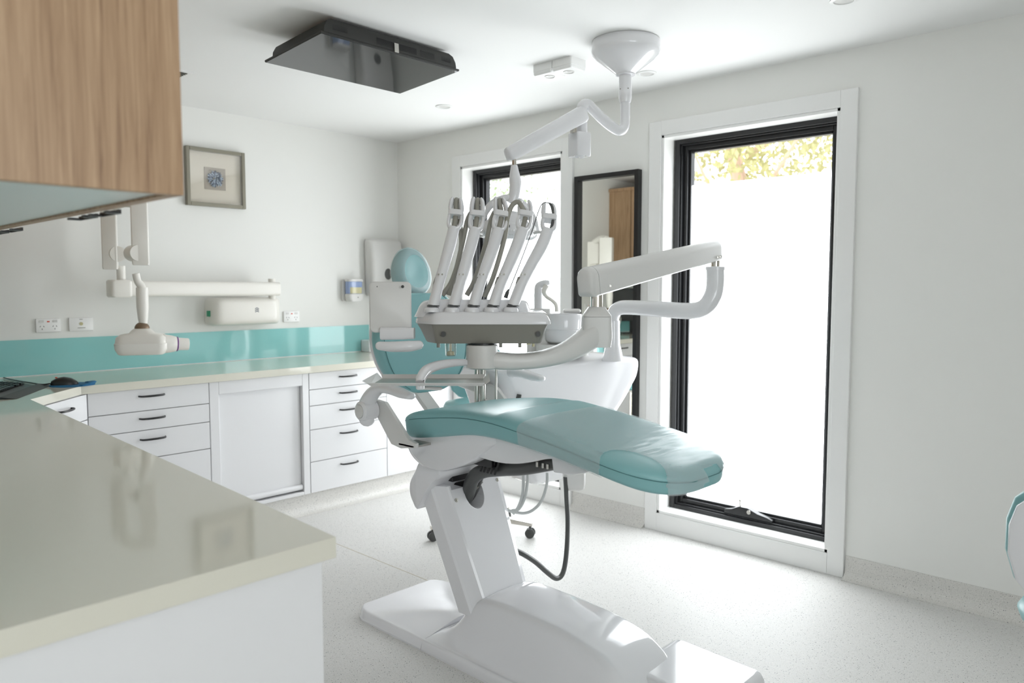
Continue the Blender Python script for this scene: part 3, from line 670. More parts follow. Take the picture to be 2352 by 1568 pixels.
ys = sorted(set([Y_END+.0006, Y_END+.002, Y_END+.005, Y_END+.009, Y_REAR-.0006, Y_REAR-.002, Y_REAR-.005, Y_REAR-.010]+ys))
up_ = obj('upholstery', loft(B(), [section(y) for y in ys]), M_teal, ch, smooth=True, angle=70)
def seamline(off):
    pts = []
    for sgn in (1, -1):
        l = []
        for y in ys[4::3]:
            w, c, q = prof(y); 
            if q < .8: continue
            l.append(V((XC+sgn*(w+.0004), y, lerp(SEAM, y)+off)))
        pts.append(l if sgn == 1 else l[::-1])
    return pts
bm = B()
near, far = seamline(0)
for l in (near, far): sweep(bm, l, .0013, n=6, k=1)
l = [V((XC+s*prof(y)[0]*1.004, y-.0015, lerp(SEAM, y))) for s, y in [(-1, y_) for y_ in ys[3:14]][::-1]+[(1, y_) for y_ in ys[3:14]]]
sweep(bm, l, .0013, n=6, k=1); so = obj('seam_piping', bm, M_seam, up_)
for dx in (-.008, .004, .016):
    pass
# sleeve: thin film over the foot, open at its corners
bm = B(); ysl = [y for y in ys if 1.0955 < y < 1.64]
# finer
ysl = sorted(set(ysl+[Y_END+.004+(1.635-Y_END-.004)*i/200 for i in range(201)]))
rings = [section(y, .0035, 168) for y in ysl]
R_ = [[bm.verts.new(p+V((0, -.003*max(0, 1-(p.y-Y_END)/.05), 0))) for p in r] for r in rings]
def cut(p):
    x = (p.x-1.790)/.085; y = (p.y-1.215)/.10
    if p.z < lerp(SEAM, p.y)-.012: y *= .95
    if x*x+y*y < 1 : return True
    x = (p.x-2.235)/.06; y = (p.y-1.17)/.06
    if x*x+y*y < 1: return True
    if abs(p.x-2.045+(p.z-.81)*.3) < .045 and p.y < 1.125 and p.z < lerp(SEAM, p.y)+.02: return True
    return False
for a, b in zip(R_, R_[1:]):
    for i in range(168):
        j = (i+1) % 168; c = (a[i].co+b[j].co)/2
        if 108 < i < 144: continue
        if not cut(c): bm.faces.new((a[i], a[j], b[j], b[i]))
nf = len(R_[0])
for v in [v for v in bm.verts if not v.link_faces]: bm.verts.remove(v)
sl = obj('foot_sleeve', bm, M_sleeve, ch, smooth=True, angle=80); sl['label'] = 'clear plastic sleeve over the leg rest'
# casings under the seat
def PXs(pts, X): return [PX(x, y, X) for x, y in pts]
def sideprism(pts, x0, x1): return prism(B(), [V((x0, y, z)) for y, z in pts], (x1-x0, 0, 0))
def arcy(pts, k=5): return [(p.y, p.z) for p in cr([V((0, a, b)) for a, b in pts], k)]
cs = arcy([(2.235, .79), (2.233, .745), (2.20, .71), (2.142, .686), (2.085, .682), (2.032, .688), (1.94, .721), (1.852, .767), (1.762, .827)]) + [(1.77, .86), (1.9, .88), (2.22, .84)]
rings = []
for x, s in ((1.785, .86), (1.792, .96), (1.81, 1.0), (2.20, 1.0), (2.218, .96), (2.225, .86)):
    cy_, cz_ = 2.0, .80; rings.append([V((x, cy_+(a-cy_)*s, cz_+(b-cz_)*s)) for a, b in cs])
obj('seat_casing', loft(B(), rings), M_white, ch, smooth=True, angle=50)
cs = arcy([(1.93, .77), (1.852, .765), (1.76, .762), (1.683, .770), (1.62, .785), (1.551, .806), (1.48, .82)]) + [(1.485, .84), (1.66, .855), (1.80, .86), (1.93, .86)]
rings = [[V((x, 1.7+(a-1.7)*s, .80+(b-.80)*s)) for a, b in cs] for x, s in ((1.80, .93), (1.806, .985), (1.815, 1), (2.19, 1), (2.2, .985), (2.21, .93))]
obj('front_casing', loft(B(), rings), M_white, ch, smooth=True, angle=50)
bm = B()
for a, b in ((1.556, 1.546), ): pass
obj('side_bracket', sideprism([(1.565, .812), (1.40, .79), (1.43, .775), (1.485, .760), (1.556, .756)], 1.84, 2.16), M_white, ch, bevel=.008)
bm = B()
for yy in (1.63, 1.605, 1.585): cyl(bm, (1.85, yy, .762), (1.85, yy, .778), .0045, 10)
obj('hose_couplings', bm, M_steel, ch, smooth=True)
# dark mechanism under the seat
bm = box(B(), (1.92, 2.12, .61), (2.08, 2.23, .72)); box(bm, (1.87, 1.86, .715), (2.15, 2.15, .76))
for i in range(5): cyl(bm, (1.885, 1.86+i*.018, .69), (1.885, 1.83+i*.02, .755), .005, 8)
obj('lift_mechanism', bm, M_black, ch, bevel=.004)
# boot at the rear of the column
o_ = [(2.10, .70), (2.093, .656), (2.150, .605), (2.222, .505), (2.252, .52), (2.272, .56), (2.268, .605), (2.235, .655), (2.20, .70)]
rings = [[V((x, 2.18+(a-2.18)*s, .60+(b-.60)*s)) for a, b in arcy(o_+[o_[0]], 4)[:-1]] for x, s in ((1.83, .90), (1.838, .98), (1.85, 1), (2.16, 1), (2.172, .98), (2.18, .9))]
obj('rear_boot', loft(B(), rings), M_white, ch, smooth=True, angle=50)
# leaning column
def colring(z, k=1):
    u = (z-.15)/.45; y = .215*u; xl, xr = 1.862-.012*u, 2.135+.045*u
    return [V(p) for p in ((xl, 1.955+y, z), (xl+.008, 1.948+y, z), (xl+.038, 1.905+y, z), (xl+.046, 1.900+y, z), (xr-.03, 1.900+y, z), (xr-.004, 1.912+y, z), (xr, 1.92+y, z), (xr, 2.025+y, z), (xl, 2.025+y, z))]
bm = loft(B(), [colring(.15), colring(.60)])
column = obj('column', bm, M_white, ch)
cut_bm = B(); rr = [V((2.01+.048*math.cos(q)*(1 if math.sin(q) < 0 else 1.0), 0, .560+.060*math.sin(q))) for q in [2*PI*i/32 for i in range(32)]]
rr = [V((p.x-.06, p.y, p.z)) if False else p for p in rr]
loft(cut_bm, [[V((p.x, y, p.z)) for p in rr] for y in (1.95, 2.17)]); box(cut_bm, (1.905, 1.95, .585), (2.05, 2.19, .66))
me = bpy.data.meshes.new('c'); bmesh.ops.recalc_face_normals(cut_bm, faces=cut_bm.faces); bmesh.ops.translate(cut_bm, verts=cut_bm.verts, vec=-ORG[ch.name]); cut_bm.to_mesh(me); cut_bm.free(); cutter = bpy.data.objects.new('c', me); COL.objects.link(cutter); cutter.location = ch.location
bpy.context.view_layer.update()
md = column.modifiers.new('b', 'BOOLEAN'); md.object = cutter; md.operation = 'DIFFERENCE'; md.solver = 'EXACT'; md.use_self = True
bpy.context.view_layer.update(); dg = bpy.context.evaluated_depsgraph_get(); nm = bpy.data.meshes.new_from_object(column.evaluated_get(dg)); column.modifiers.clear(); column.data = nm
bpy.data.objects.remove(cutter)
md = column.modifiers.new('bevel', 'BEVEL'); md.width = .003; md.segments = 2; md.limit_method = 'ANGLE'
bm = B(); loft(bm, [[V((2.01+.046*math.cos(q), 2.165, .560+.058*math.sin(q))) for q in [2*PI*i/32 for i in range(32)]], [V((2.01+.046*math.cos(q), 2.16, .560+.058*math.sin(q))) for q in [2*PI*i/32 for i in range(32)]]]); 
obj('cable_opening', bm, M_black, ch)
bm = B()
for x, z in ((1.912, .548), (2.148, .580)):
    y = 1.900+.215*(z-.15)/.45; lathe(bm, (x, y, z), (0, -1, .2), [(.008, 0), (.008, .002), (.003, .003), (.003, .001)], n=14)
obj('screw', bm, M_steel, ch, smooth=True)
# dark conduits from the column to the bracket
bm = B(); sweep(bm, [(2.00, 2.15, .50), (1.99, 2.11, .55), (1.97, 2.06, .625), (1.95, 1.98, .672), (1.92, 1.85, .705), (1.89, 1.72, .735), (1.87, 1.55, .785)], [.024, .026, .027, .027, .025, .023, .021], n=14); obj('conduit', bm, M_dhose, ch, smooth=True)
bm = B(); sweep(bm, [(2.04, 2.15, .51), (2.03, 2.10, .57), (2.0, 2.03, .65), (1.95, 1.90, .715), (1.90, 1.80, .735)], .011, n=10); obj('conduit', bm, M_dhose, ch, smooth=True)
bm = B(); sweep(bm, [(1.985, 2.14, .52), (2.01, 2.10, .56), (2.03, 2.07, .60)], .004, n=8); obj('earth_wire', bm, M_grey, ch)
# ---- base
def cr_h(y): return lerp(smooth([(1.24, .05), (1.27, .10), (1.31, .155), (1.38, .195), (1.52, .222), (1.70, .232), (1.90, .232), (1.96, .21), (2.02, .13), (2.07, .07), (2.12, .05), (2.14, .045)][::1]), y)
def ss_(a, b, v): t_ = min(1, max(0, (v-a)/(b-a))); return t_*t_*(3-2*t_)
def base_z(x, y):
    dx = abs(x-XC); hw = .235
    if y > 2.135:
        e = .036+.030*ss_(.235, .02, dx)*ss_(2.56, 2.15, y); edge = min(hw-dx, 2.585-y)
        return e*(1-max(0, 1-edge/.02)**2.5) if edge < .02 else e
    fl = .038; ridge = cr_h(y); wtop = .118; 
    tt = min(1, max(0, (.208-dx)/(.208-wtop))); z = fl+(ridge-fl)*(.55*tt**.9+.45*ss_(0, 1, tt))
    z += .008*(1-(dx/wtop)**2) if dx < wtop and y < 1.93 else 0
    edge = min(hw-dx, (y-1.225)*1.0)
    if edge < .015: z = min(z, fl*(1-max(0, 1-edge/.015)**2.5)+.0)
    return z
def grid_body(x0, x1, y0, y1, nx, ny, rc_lo=0, rc_hi=0, flare=0):
    bm = B(); G = []
    for j in range(ny+1):
        y = y0+(y1-y0)*j/ny; row = []
        w = (x1-x0)/2
        if rc_lo and y-y0 < rc_lo: w -= rc_lo-math.sqrt(max(0, rc_lo**2-(rc_lo-(y-y0))**2))
        if rc_hi and y1-y < rc_hi: w -= rc_hi-math.sqrt(max(0, rc_hi**2-(rc_hi-(y1-y))**2))
        for i in range(nx+1):
            u = -math.cos(PI*i/nx) if True else 0; x = XC+u*w; zz = base_z(XC+u*(x1-x0)/2, y); row.append((x, y, zz))
        G.append(row)
    T_ = [[bm.verts.new((x, y, max(z, .006))) for x, y, z in r] for r in G]; L_ = [[bm.verts.new((x, y, 0)) for x, y, z in r] for r in G]
    for j in range(ny):
        for i in range(nx): bm.faces.new((T_[j][i], T_[j][i+1], T_[j+1][i+1], T_[j+1][i])); bm.faces.new((L_[j][i], L_[j+1][i], L_[j+1][i+1], L_[j][i+1]))
    for i in range(nx): bm.faces.new((T_[0][i], L_[0][i], L_[0][i+1], T_[0][i+1])); bm.faces.new((T_[-1][i+1], L_[-1][i+1], L_[-1][i], T_[-1][i]))
    for j in range(ny): bm.faces.new((T_[j+1][0], L_[j+1][0], L_[j][0], T_[j][0])); bm.faces.new((T_[j][-1], L_[j][-1], L_[j+1][-1], T_[j+1][-1]))
    return bm
obj('base_cover', grid_body(XC-.235, XC+.235, 1.225, 2.134, 70, 110, rc_lo=.10), M_white, ch, smooth=True, angle=60)
obj('base_rear_plate', grid_body(XC-.237, XC+.237, 2.1365, 2.585, 50, 50, rc_hi=.10), M_white, ch, smooth=True, angle=60)
# junction box at the foot of the base
rs = []
for z, d in ((0, .004), (.02, 0), (.095, .002), (.112, .008), (.119, .018), (.1195, .03)):
    rs.append([V((2.130+x, 1.195+y, z+.012*((y+.16)/.32 if z > .05 else 0))) for x, y in rrect(.172-d-(.014 if z > .09 else 0), .170-d, .03, 6)])
obj('junction_box', loft(B(), rs), M_white, ch, smooth=True, angle=50)
# ---- armrests
def armrest(X, tall, nm):
    bm = B(); s = -1 if X < XC else 1
    sweep(bm, [(X, 2.318, .862), (X, 2.322, .905), (X, 2.285, .955), (X, 2.232, .983), (X, 2.174, .985), (X, 2.11, .976), (X-.004, 2.058, .972)], [.030, .031, .025, .021, .019, .018, .013], rb=[.03, .032, .03, .029, .028, .026, .02], n=18, up=(0, 1, 0), round_end=True)
    a = obj('armrest', bm, M_white, ch, smooth=True)
    bm = B(); lathe(bm, (X+.03*s*-1, 2.312, .893), (s, 0, 0), [(.030, 0), (.036, .005), (.037, .03), (.036, .062), (.030, .068), (.026, .069), (.025, .066)], n=32); obj('pivot', bm, M_white, a, smooth=True)
    bm = B(); lathe(bm, (X+.03*s*-1, 2.312, .893), (s, 0, 0), [(.0245, .066), (.0245, .071), (.02, .073)], n=28); obj('pivot_cap', bm, M_whitem, a, smooth=True)
    return a
armrest(1.675, 0, 'near')
armrest(2.365, 0, 'far')
pb = [(2.335, .905), (2.305, .93), (2.25, .925), (2.115, .805), (2.075, .797), (2.078, .780), (2.16, .767), (2.215, .775)]
bk = obj('armrest_bracket', sideprism(pb, 1.705, 1.722), M_whitem, ch, bevel=.003)
bm = box(B(), (1.705, 2.085, .779), (1.80, 2.17, .787)); obj('bracket_foot', bm, M_steel, bk, bevel=.001)
obj('armrest_bracket', sideprism(pb, 2.288, 2.306), M_whitem, ch, bevel=.003)
# ---- backrest
rs = []
for z, w, d in ((.925, .05, .02), (.93, .085, .035), (.945, .13, .05), (.975, .175, .062), (1.02, .212, .068), (1.08, .236, .07), (1.14, .243, .07), (1.20, .232, .068), (1.25, .205, .064), (1.29, .17, .058), (1.315, .14, .045), (1.325, .11, .028)):
    y0 = 2.345+(z-.925)*.14
    rs.append((z, w, d, y0))
def br(z, w, d, y0, f0, f1): # rounded slab section, front y0+f0*d .. y0+f1*d
    h = (f1-f0)*d/2; return [V((XC+x, y0+f0*d+h+y-.02*(abs(x)/.24)**2, z)) for x, y in rrect(w, h, min(h*.9, .03), 5)]
bk = obj('backrest', loft(B(), [br(*r, 0, 1) for r in rs]), M_teal, ch, smooth=True, angle=70, sub=1)
bm = B()
for s in (-1, 1): sweep(bm, [V((XC+s*(w-.028), y0-.0005-.02*((w-.028)/.24)**2, z)) for z, w, d, y0 in rs[2:-1]], .0012, n=6, k=3)
obj('seam_piping', bm, M_seam, bk)
rs2 = [(z, w*1.01, d, y0) for z, w, d, y0 in rs]
obj('backrest_shell', loft(B(), [br(z, w*.92, d, y0+.004, .85, 1.40) for z, w, d, y0 in rs]), M_white, ch, smooth=True, angle=70, sub=1)
bm = prism(B(), [(1.93, 2.40, .98), (1.99, 2.40, .98), (2.02, 2.22, .80), (1.95, 2.22, .80)], (0, .03, .0)); obj('backrest_support', bm, M_whitem, ch, bevel=.003)
bm = prism(B(), [(2.10, 2.365, .965), (2.33, 2.345, .95), (2.36, 2.335, .90), (2.335, 2.335, .865), (2.24, 2.345, .905)], (0, .02, 0)); lk = obj('armrest_link', bm, M_whitem, ch, bevel=.004)
bm = B(); lathe(bm, (2.335, 2.335, .895), (-.75, -.65, 0), [(.036, -.01), (.036, .014), (.034, .017), (.016, .018), (.016, .021), (.012, .022), (.010, .018)], n=28); obj('hinge', bm, M_whitem, lk, smooth=True)
bm = B(); lathe(bm, V((2.335, 2.335, .895))+V((-.75, -.65, 0))*.022, (-.75, -.65, 0), [(.014, 0), (.014, .003), (.007, .004), (.006, .001)], n=20); obj('hinge_bolt', bm, M_steel, lk, smooth=True)
# ---- headrest
hM = T((2.03, 2.49, 1.408)) @ Rz(math.radians(8)) @ Matrix.Rotation(math.radians(-10), 4, 'X')
def hring(y, s, k=0): return [hM @ V((math.cos(q)*.105*s*(1-.10*math.sin(q)), y, math.sin(q)*.104*s)) for q in [2*PI*i/40 for i in range(40)]]
obj('headrest', loft(B(), [hring(y, s) for y, s in ((-.026, .35), (-.030, .62), (-.028, .80), (-.020, .93), (-.005, 1), (.012, .985), (.024, .90), (.028, .6))]), M_teal, ch, smooth=True, angle=80)
obj('headrest_sleeve', loft(B(), [hring(y, s) for y, s in ((-.0325, .66), (-.031, .82), (-.0225, .955), (-.006, 1.025), (.013, 1.01), (.027, .92))], cap=False), M_sleeve, ch, smooth=True, angle=80)
bm = B(); sweep(bm, [(XC, 2.46, 1.28), (XC+.01, 2.50, 1.36), (XC+.02, 2.525, 1.42)], .016, n=12, sq=3, rb=.03); obj('headrest_bar', bm, M_steel, ch, smooth=True)
# ================================================================ DELIVERY UNIT (instrument head, sweep arm, balanced arm)
NF = V((math.cos(AZ), math.sin(AZ), 0))      # the head happens to face the doorway
O = P(1105, 745, 2.5); du = tag(thing('delivery_unit', (O.x, O.y, 0), None, None), 'white and grey dental instrument console with five upright instrument arms over the chair', 'dental console')
ORG[du.name] = V((O.x, O.y, 0))
def L3(u, n, z): return O+RT*u+NF*n+V((0, 0, z))
def lring(pts, z, s=1, c=(0, .13)): return [L3(c[0]+(u-c[0])*s, c[1]+(n-c[1])*s, z) for u, n in pts]
def roundpoly(pts, r, k=4):
    out = []; n = len(pts)
    for i in range(n):
        a, b, c = V(pts[i-1]), V(pts[i]), V(pts[(i+1) % n]); d1 = (a-b); d2 = (c-b); q = min(r, d1.length*.45, d2.length*.45)
        p1 = b+d1.normalized()*q; p2 = b+d2.normalized()*q
        for j in range(k+1): t_ = j/k; out.append(tuple(p1*(1-t_)**2+b*2*t_*(1-t_)+p2*t_*t_))
    return out
top = roundpoly([(-.158, 0), (.214, 0), (.222, .03), (.222, .24), (.19, .27), (-.19, .27), (-.222, .24), (-.222, .085)], .012)
bot = roundpoly([(-.150, .02), (.190, .02), (.200, .04), (.200, .21), (.17, .24), (-.17, .24), (-.198, .21), (-.192, .10)], .012)
mid = [tuple(V(a)*.6+V(b)*.4) for a, b in zip(top, bot)]
hb = obj('console_body', loft(B(), [lring(bot, -.064, .98), lring(bot, -.060), lring(mid, -.02), lring(top, 0)]), M_grey, du, smooth=True, angle=40)
for u in (-.124, .187): obj('bumper', slab(B(), L3(u, .0065, -.032), RT, V((0, 0, 1)), .008, .009, .0075, .003), M_dhose, hb)
top2 = roundpoly([(-.155, -.006), (.222, -.006), (.231, .03), (.231, .25), (.20, .275), (-.19, .275), (-.226, .25), (-.226, .08)], .02)
def cover_z():
    return ((1.0, .0005), (1.003, .005), (.994, .014), (.975, .024), (.945, .033), (.90, .039), (.5, .042))
cv = obj('console_cover', loft(B(), [lring(top2, z, s, (0, .135)) for s, z in cover_z()]), M_white, du, smooth=True, angle=60)
ridge = roundpoly([(-.196, .055), (.132, .055), (.160, .09), (.165, .265), (-.20, .265), (-.222, .2), (-.22, .10)], .03)
obj('console_ridge', loft(B(), [lring(ridge, z, s, (0, .19)) for s, z in ((1.06, .022), (1.02, .040), (.99, .055), (.96, .067), (.92, .075), (.86, .079), (.5, .080))]), M_white, du, smooth=True, angle=60)
# instrument arms. pixel tracks are sight lines at the arms' real distance
DA = 2.545
arms = [((995, 703), (1008, 652), (1020, 610), (1034, 560), (1043, 522), (1047, 492), (1048, 462)),
        ((1042, 703), (1056, 652), (1069, 608), (1083, 560), (1092, 524), (1096, 494), (1097, 462)),
        ((1088, 703), (1103, 652), (1118, 608), (1135, 560), (1146, 525), (1152, 494), (1148, 462)),
        ((1133, 703), (1150, 652), (1169, 608), (1189, 560), (1201, 524), (1207, 494), (1206, 466)),
        ((1178, 703), (1198, 652), (1220, 608), (1246, 560), (1259, 526), (1262, 502), (1260, 474))]
HS = [[(1046, 456), (1060, 560), (1040, 640), (1016, 678)], [(1076, 500), (1062, 560), (1045, 630), (1031, 678)], [(1130, 500), (1116, 560), (1092, 640), (1072, 678)], [(1170, 510), (1150, 590), (1130, 640), (1113, 680)], [(1237, 478), (1226, 520), (1195, 600), (1163, 676)]]
for i, tr in enumerate(arms):
    pts = [P(x, y, DA+.012*k) for k, (x, y) in enumerate(tr)]
    base, top_ = pts[0], pts[-1]
    bm = B(); sweep(bm, pts[:5], [.0190, .0182, .0190, .0205, .0200], n=18, k=6, rb=[.0190, .0182, .0182, .018, .015], up=RT)
    ia = obj('instrument_arm', bm, M_white, du, smooth=True)
    d_ = (pts[5]-pts[4]).normalized(); s_ = RT-d_*RT.dot(d_); s_.normalize(); n_ = d_.cross(s_)
    # forked end with an eye-shaped opening
    c0 = pts[4]; hgt = (pts[5]-pts[4]).length+.004
    for sg in (-1, 1):
        bm = B(); sweep(bm, [c0-d_*.010+s_*.003*sg, c0+d_*.004+s_*.0180*sg, c0+d_*hgt*.5+s_*.0220*sg, c0+d_*hgt+s_*.019*sg], [.0085, .0075, .007, .0075], rb=[.014, .013, .013, .013], up=s_, n=12); join_o = bm
        if sg == -1: keep = bm
        else: join(keep, bm)
    # cheeks above the band
    t_ = pts[5]; e = pts[6]+(V((0, 0, 0)))
    for sg in (-1, 1):
        bm = B(); sweep(bm, [t_-d_*.006+s_*.019*sg, t_+(e-t_)*.5+s_*.019*sg, e+s_*.0155*sg, e+(e-t_)*.22+s_*.012*sg], [.0065, .0085, .0080, .004], rb=[.017, .021, .019, .010], up=s_, n=12); join(keep, bm)
    obj('fork', keep, M_white, ia, smooth=True)
    obj('band', loft(B(), [[t_+s_*x*k+n_*y*k+d_*(h-.008) for x, y in rrect(.0255, .022, .010, 5)] for h, k in ((0, .96), (.002, 1), (.016, 1), (.018, .96))]), M_white, ia, smooth=True)
    # collar at the base, elbow insert and screws
    bm = B(); ax = (pts[1]-pts[0]).normalized(); lathe(bm, base-ax*.02, (0, 0, 1), [(.026, 0), (.026, .006), (.023, .013), (.0205, .015)], n=26); obj('collar', bm, M_white, ia, smooth=True)
    bm = B(); lathe(bm, base-V((0, 0, .0005)), (0, 0, 1), [(.0205, 0), (.0215, .002), (.0178, .005)], n=26); obj('collar_gap', bm, M_dhose, ia, smooth=True)
    q = P(tr[1][0]+5, tr[1][1]-22, DA+.0)-NF*.0; bm = B()
    for dx in (-5, 5): p = P(tr[1][0]+4+dx*.8, tr[1][1]-22, DA-.004); lathe(bm, p, -NF, [(.0032, 0), (.0032, .001), (.002, .0012), (.0015, 0)], n=12)
    obj('screw', bm, M_steel, ia, smooth=True)
    bm = B(); a_ = P(tr[1][0]-6, tr[1][1]-16, DA+.01); b_ = P(tr[1][0]-13, tr[1][1]+14, DA+.008); sweep(bm, [a_, (a_+b_)/2, b_], [.003, .006, .003], rb=.009, n=10, k=2); obj('elbow_insert', bm, M_grey, ia, smooth=True)
    # hose over the top
    if i < 4:
        up2 = pts[6]+d_*.0
        front = [P(tr[4][0]+1, tr[4][1]-6, DA+.04), t_+n_*0-d_*.0, pts[6]]
        h = HS[i]
        if i == 3: path = [c0+d_*.002, t_, P(1200, 478, DA+.05), P(1190, 464, DA+.05), P(1176, 472, DA+.05), P(1166, 500, DA+.05), P(1158, 550, DA+.05), P(1135, 630, DA+.05), P(1113, 682, DA+.06)]
        else: path = [c0+d_*.002, t_, pts[6]-d_*.006, pts[6]+d_*.006+NF*.012, pts[6]+NF*.032-d_*.01]+[P(x, y, DA+.07) for x, y in h[1 if i == 0 else 0:]]
        bm = B(); sweep(bm, path, .0088 if i < 3 else .0085, n=12, k=5); obj('hose', bm, M_hose, ia, smooth=True)
    else:
        bm = B(); sweep(bm, [c0+s_*.008, P(1271, 500, DA+.05), P(1268, 476, DA+.05), P(1262, 466, DA+.05)], [.0045, .005, .005, .004], n=8); 
        obj('hose', bm, M_dhose, ia, smooth=True)
        bm = B(); sweep(bm, [P(1262, 466, DA+.05), P(1248, 466, DA+.06), P(1238, 482, DA+.07), P(1222, 530, DA+.07), P(1196, 600, DA+.07), P(1168, 670, DA+.07)], .0017, n=8); obj('cable', bm, M_dhose, ia)
        bm = B(); lathe(bm, P(1161, 684, DA+.07), P(1168, 664, DA+.07)-P(1161, 684, DA+.07), [(.0075, 0), (.0065, .02), (.002, .032)], n=12); obj('plug', bm, M_dhose, ia, smooth=True)
# side display panel and its mount
pc = P(894, 705, 2.50)
bm = B(); w_ = (RT*.97+NF*.22).normalized(); slab(bm, pc+NF*.02, w_, V((0, 0, 1)), .068, .083, .018, .026, n=6, edge=.004)
pn = obj('side_panel', bm, M_whitem, du, smooth=True, angle=50)
bm = B()
for x, y in ((864, 658), (925, 658)): lathe(bm, P(x, y, 2.483), -NF, [(.005, 0), (.005, .0025), (.002, .003), (.002, .001)], n=14)
obj('screw', bm, M_dhose, pn, smooth=True)
bm = B(); loft(bm, [[P(x, 765, 2.50)+V((0, 0, zz))+NF*nn for zz, nn in rrect(h, .022, .008)] for x, h in ((875, .019), (878, .021), (925, .020), (952, .018))]); obj('panel_mount', bm, M_white, du, smooth=True, angle=40)
bm = B(); sweep(bm, [P(872, 794, 2.46), P(900, 796, 2.455), P(940, 795, 2.46), P(962, 792, 2.48)], [.014, .017, .018, .015], n=16, round_end=True); obj('positioning_handle', bm, M_white, du, smooth=True)
# underside fittings
pv = P(1107, 800, 2.56); pv = V((pv.x, pv.y, 0)); zb = O.z-.062
bm = B(); lathe(bm, (pv.x, pv.y, zb-.003), (0, 0, -1), [(.050, -.002), (.050, .004)], n=36); obj('pivot_gap', bm, M_black, du)
bm = B(); lathe(bm, (pv.x, pv.y, zb-.008), (0, 0, -1), [(.050, 0), (.053, .003), (.054, .06), (.053, .076), (.045, .080)], n=40); obj('pivot_drum', bm, M_whitem, du, smooth=True)
bm = B()
for x in (1007, 1150, 1194): p = P(x, 797, 2.54); cyl(bm, (p.x, p.y, zb-.001), (p.x, p.y, zb-.016), .006, 12)
obj('rubber_peg', bm, M_grey, hb, smooth=True)
p = P(1225, 795, 2.54); bm = B(); cyl(bm, (p.x, p.y, zb-.001), (p.x, p.y, zb-.013), .0045, 10); cyl(bm, (p.x-.012, p.y+.01, zb-.001), (p.x-.012, p.y+.01, zb-.006), .007, 10); obj('toggle', bm, M_liquid, hb, smooth=True)
p = P(1035, 800, 2.54); bm = B(); lathe(bm, (p.x, p.y, zb-.002), (0, 0, -1), [(.019, 0), (.0185, .035), (.017, .042), (.012, .043)], n=24); cu = obj('oil_cup', bm, M_cup, du, smooth=True)
bm = B(); lathe(bm, (p.x, p.y, zb-.004), (0, 0, -1), [(.004, 0), (.004, .024), (.012, .026), (.013, .037), (.012, .038)], n=18); obj('filter', bm, M_liquid, cu, smooth=True)
# sweep arm from the pivot to the post
sp_ = [P(1105, 822, 2.57), P(1150, 828, 2.57), P(1200, 829, 2.58), P(1250, 823, 2.60), P(1300, 808, 2.63), P(1345, 782, 2.67), P(1368, 762, 2.69)]
bm = B(); sweep(bm, sp_, [.030, .029, .027, .028, .033, .040, .044], rb=[.045, .042, .038, .038, .040, .042, .042], sq=3.2, n=24, up=(0, 0, 1)); obj('sweep_arm', bm, M_whitem, du, smooth=True, angle=60)
pp = P(1370, 760, 2.69)
bm = B(); rr_ = lambda a, b, z: [V((pp.x, pp.y, z))+RT*x+NF*y for x, y in rrect(a, b, .018, 6)]
loft(bm, [rr_(a, .045, z) for a, z in ((.048, pp.z-.055), (.053, pp.z-.02), (.050, pp.z+.045), (.049, P(1370, 727, 2.69).z))]); 
z1 = P(1370, 727, 2.69).z; z2 = P(1370, 704, 2.69).z
po = obj('arm_post', bm, M_whitem, du, smooth=True, angle=40)
bm = B(); loft(bm, [rr_(a, a*.9, z) for a, z in ((.049, z1+.001), (.049, z1+.005), (.030, z2-.002), (.026, z2))]); obj('post_collar', bm, M_whitem, po, smooth=True, angle=40)
bm = B(); cyl(bm, (pp.x, pp.y, z2-.005), (pp.x, pp.y, P(1370, 655, 2.69).z), .0215, 28); obj('chrome_post', bm, M_chrome, du, smooth=True)
# balanced arm
a = P(1350, 647, 2.64); b = P(1645, 573, 3.28); ax = (b-a).normalized(); sd = ax.cross(V((0, 0, 1))).normalized(); uu = sd.cross(ax)
def arms_(p, h, w, s=1): # flat bottom, round top
    o_ = [(-w, -h*.9), (-w*.85, -h), (w*.85, -h), (w, -h*.9), (w, h*.25)]+[(w*math.cos(q), h*.25+h*.75*math.sin(q)) for q in [PI*k/12 for k in range(1, 12)]]+[(-w, h*.25)]
    return [p+sd*x*s+uu*y*s for x, y in o_]
L = (b-a).length
obj('balanced_arm', loft(B(), [arms_(a+ax*.02, .051, .036), arms_(a+ax*(L-.02), .043, .034), arms_(a+ax*(L-.004), .042, .032, .97), arms_(a+ax*(L+.006), .040, .03, .86), arms_(a+ax*(L+.012), .040, .03, .6)]), M_whitem, du, smooth=True, angle=40)
obj('arm_end_cap', loft(B(), [arms_(a+ax*.0185, .051, .0355), arms_(a+ax*.0, .052, .037), arms_(a-ax*.012, .051, .036, .97), arms_(a-ax*.020, .05, .035, .86), arms_(a-ax*.024, .05, .035, .6)]), M_whitem, du, smooth=True, angle=40)
bm = B()
for t_, sx in ((.075, 0), (L-.055, 0), (L-.035, 0)): lathe(bm, a+ax*t_-sd*(-.0355 if False else 1)*0+ (sd*-.036 if sd.dot(NF) > 0 else sd*.036)-uu*.027, -NF, [(.006, -.002), (.006, .0015), (.003, .002), (.003, .0)], n=14)
obj('screw', bm, M_steel, du, smooth=True)
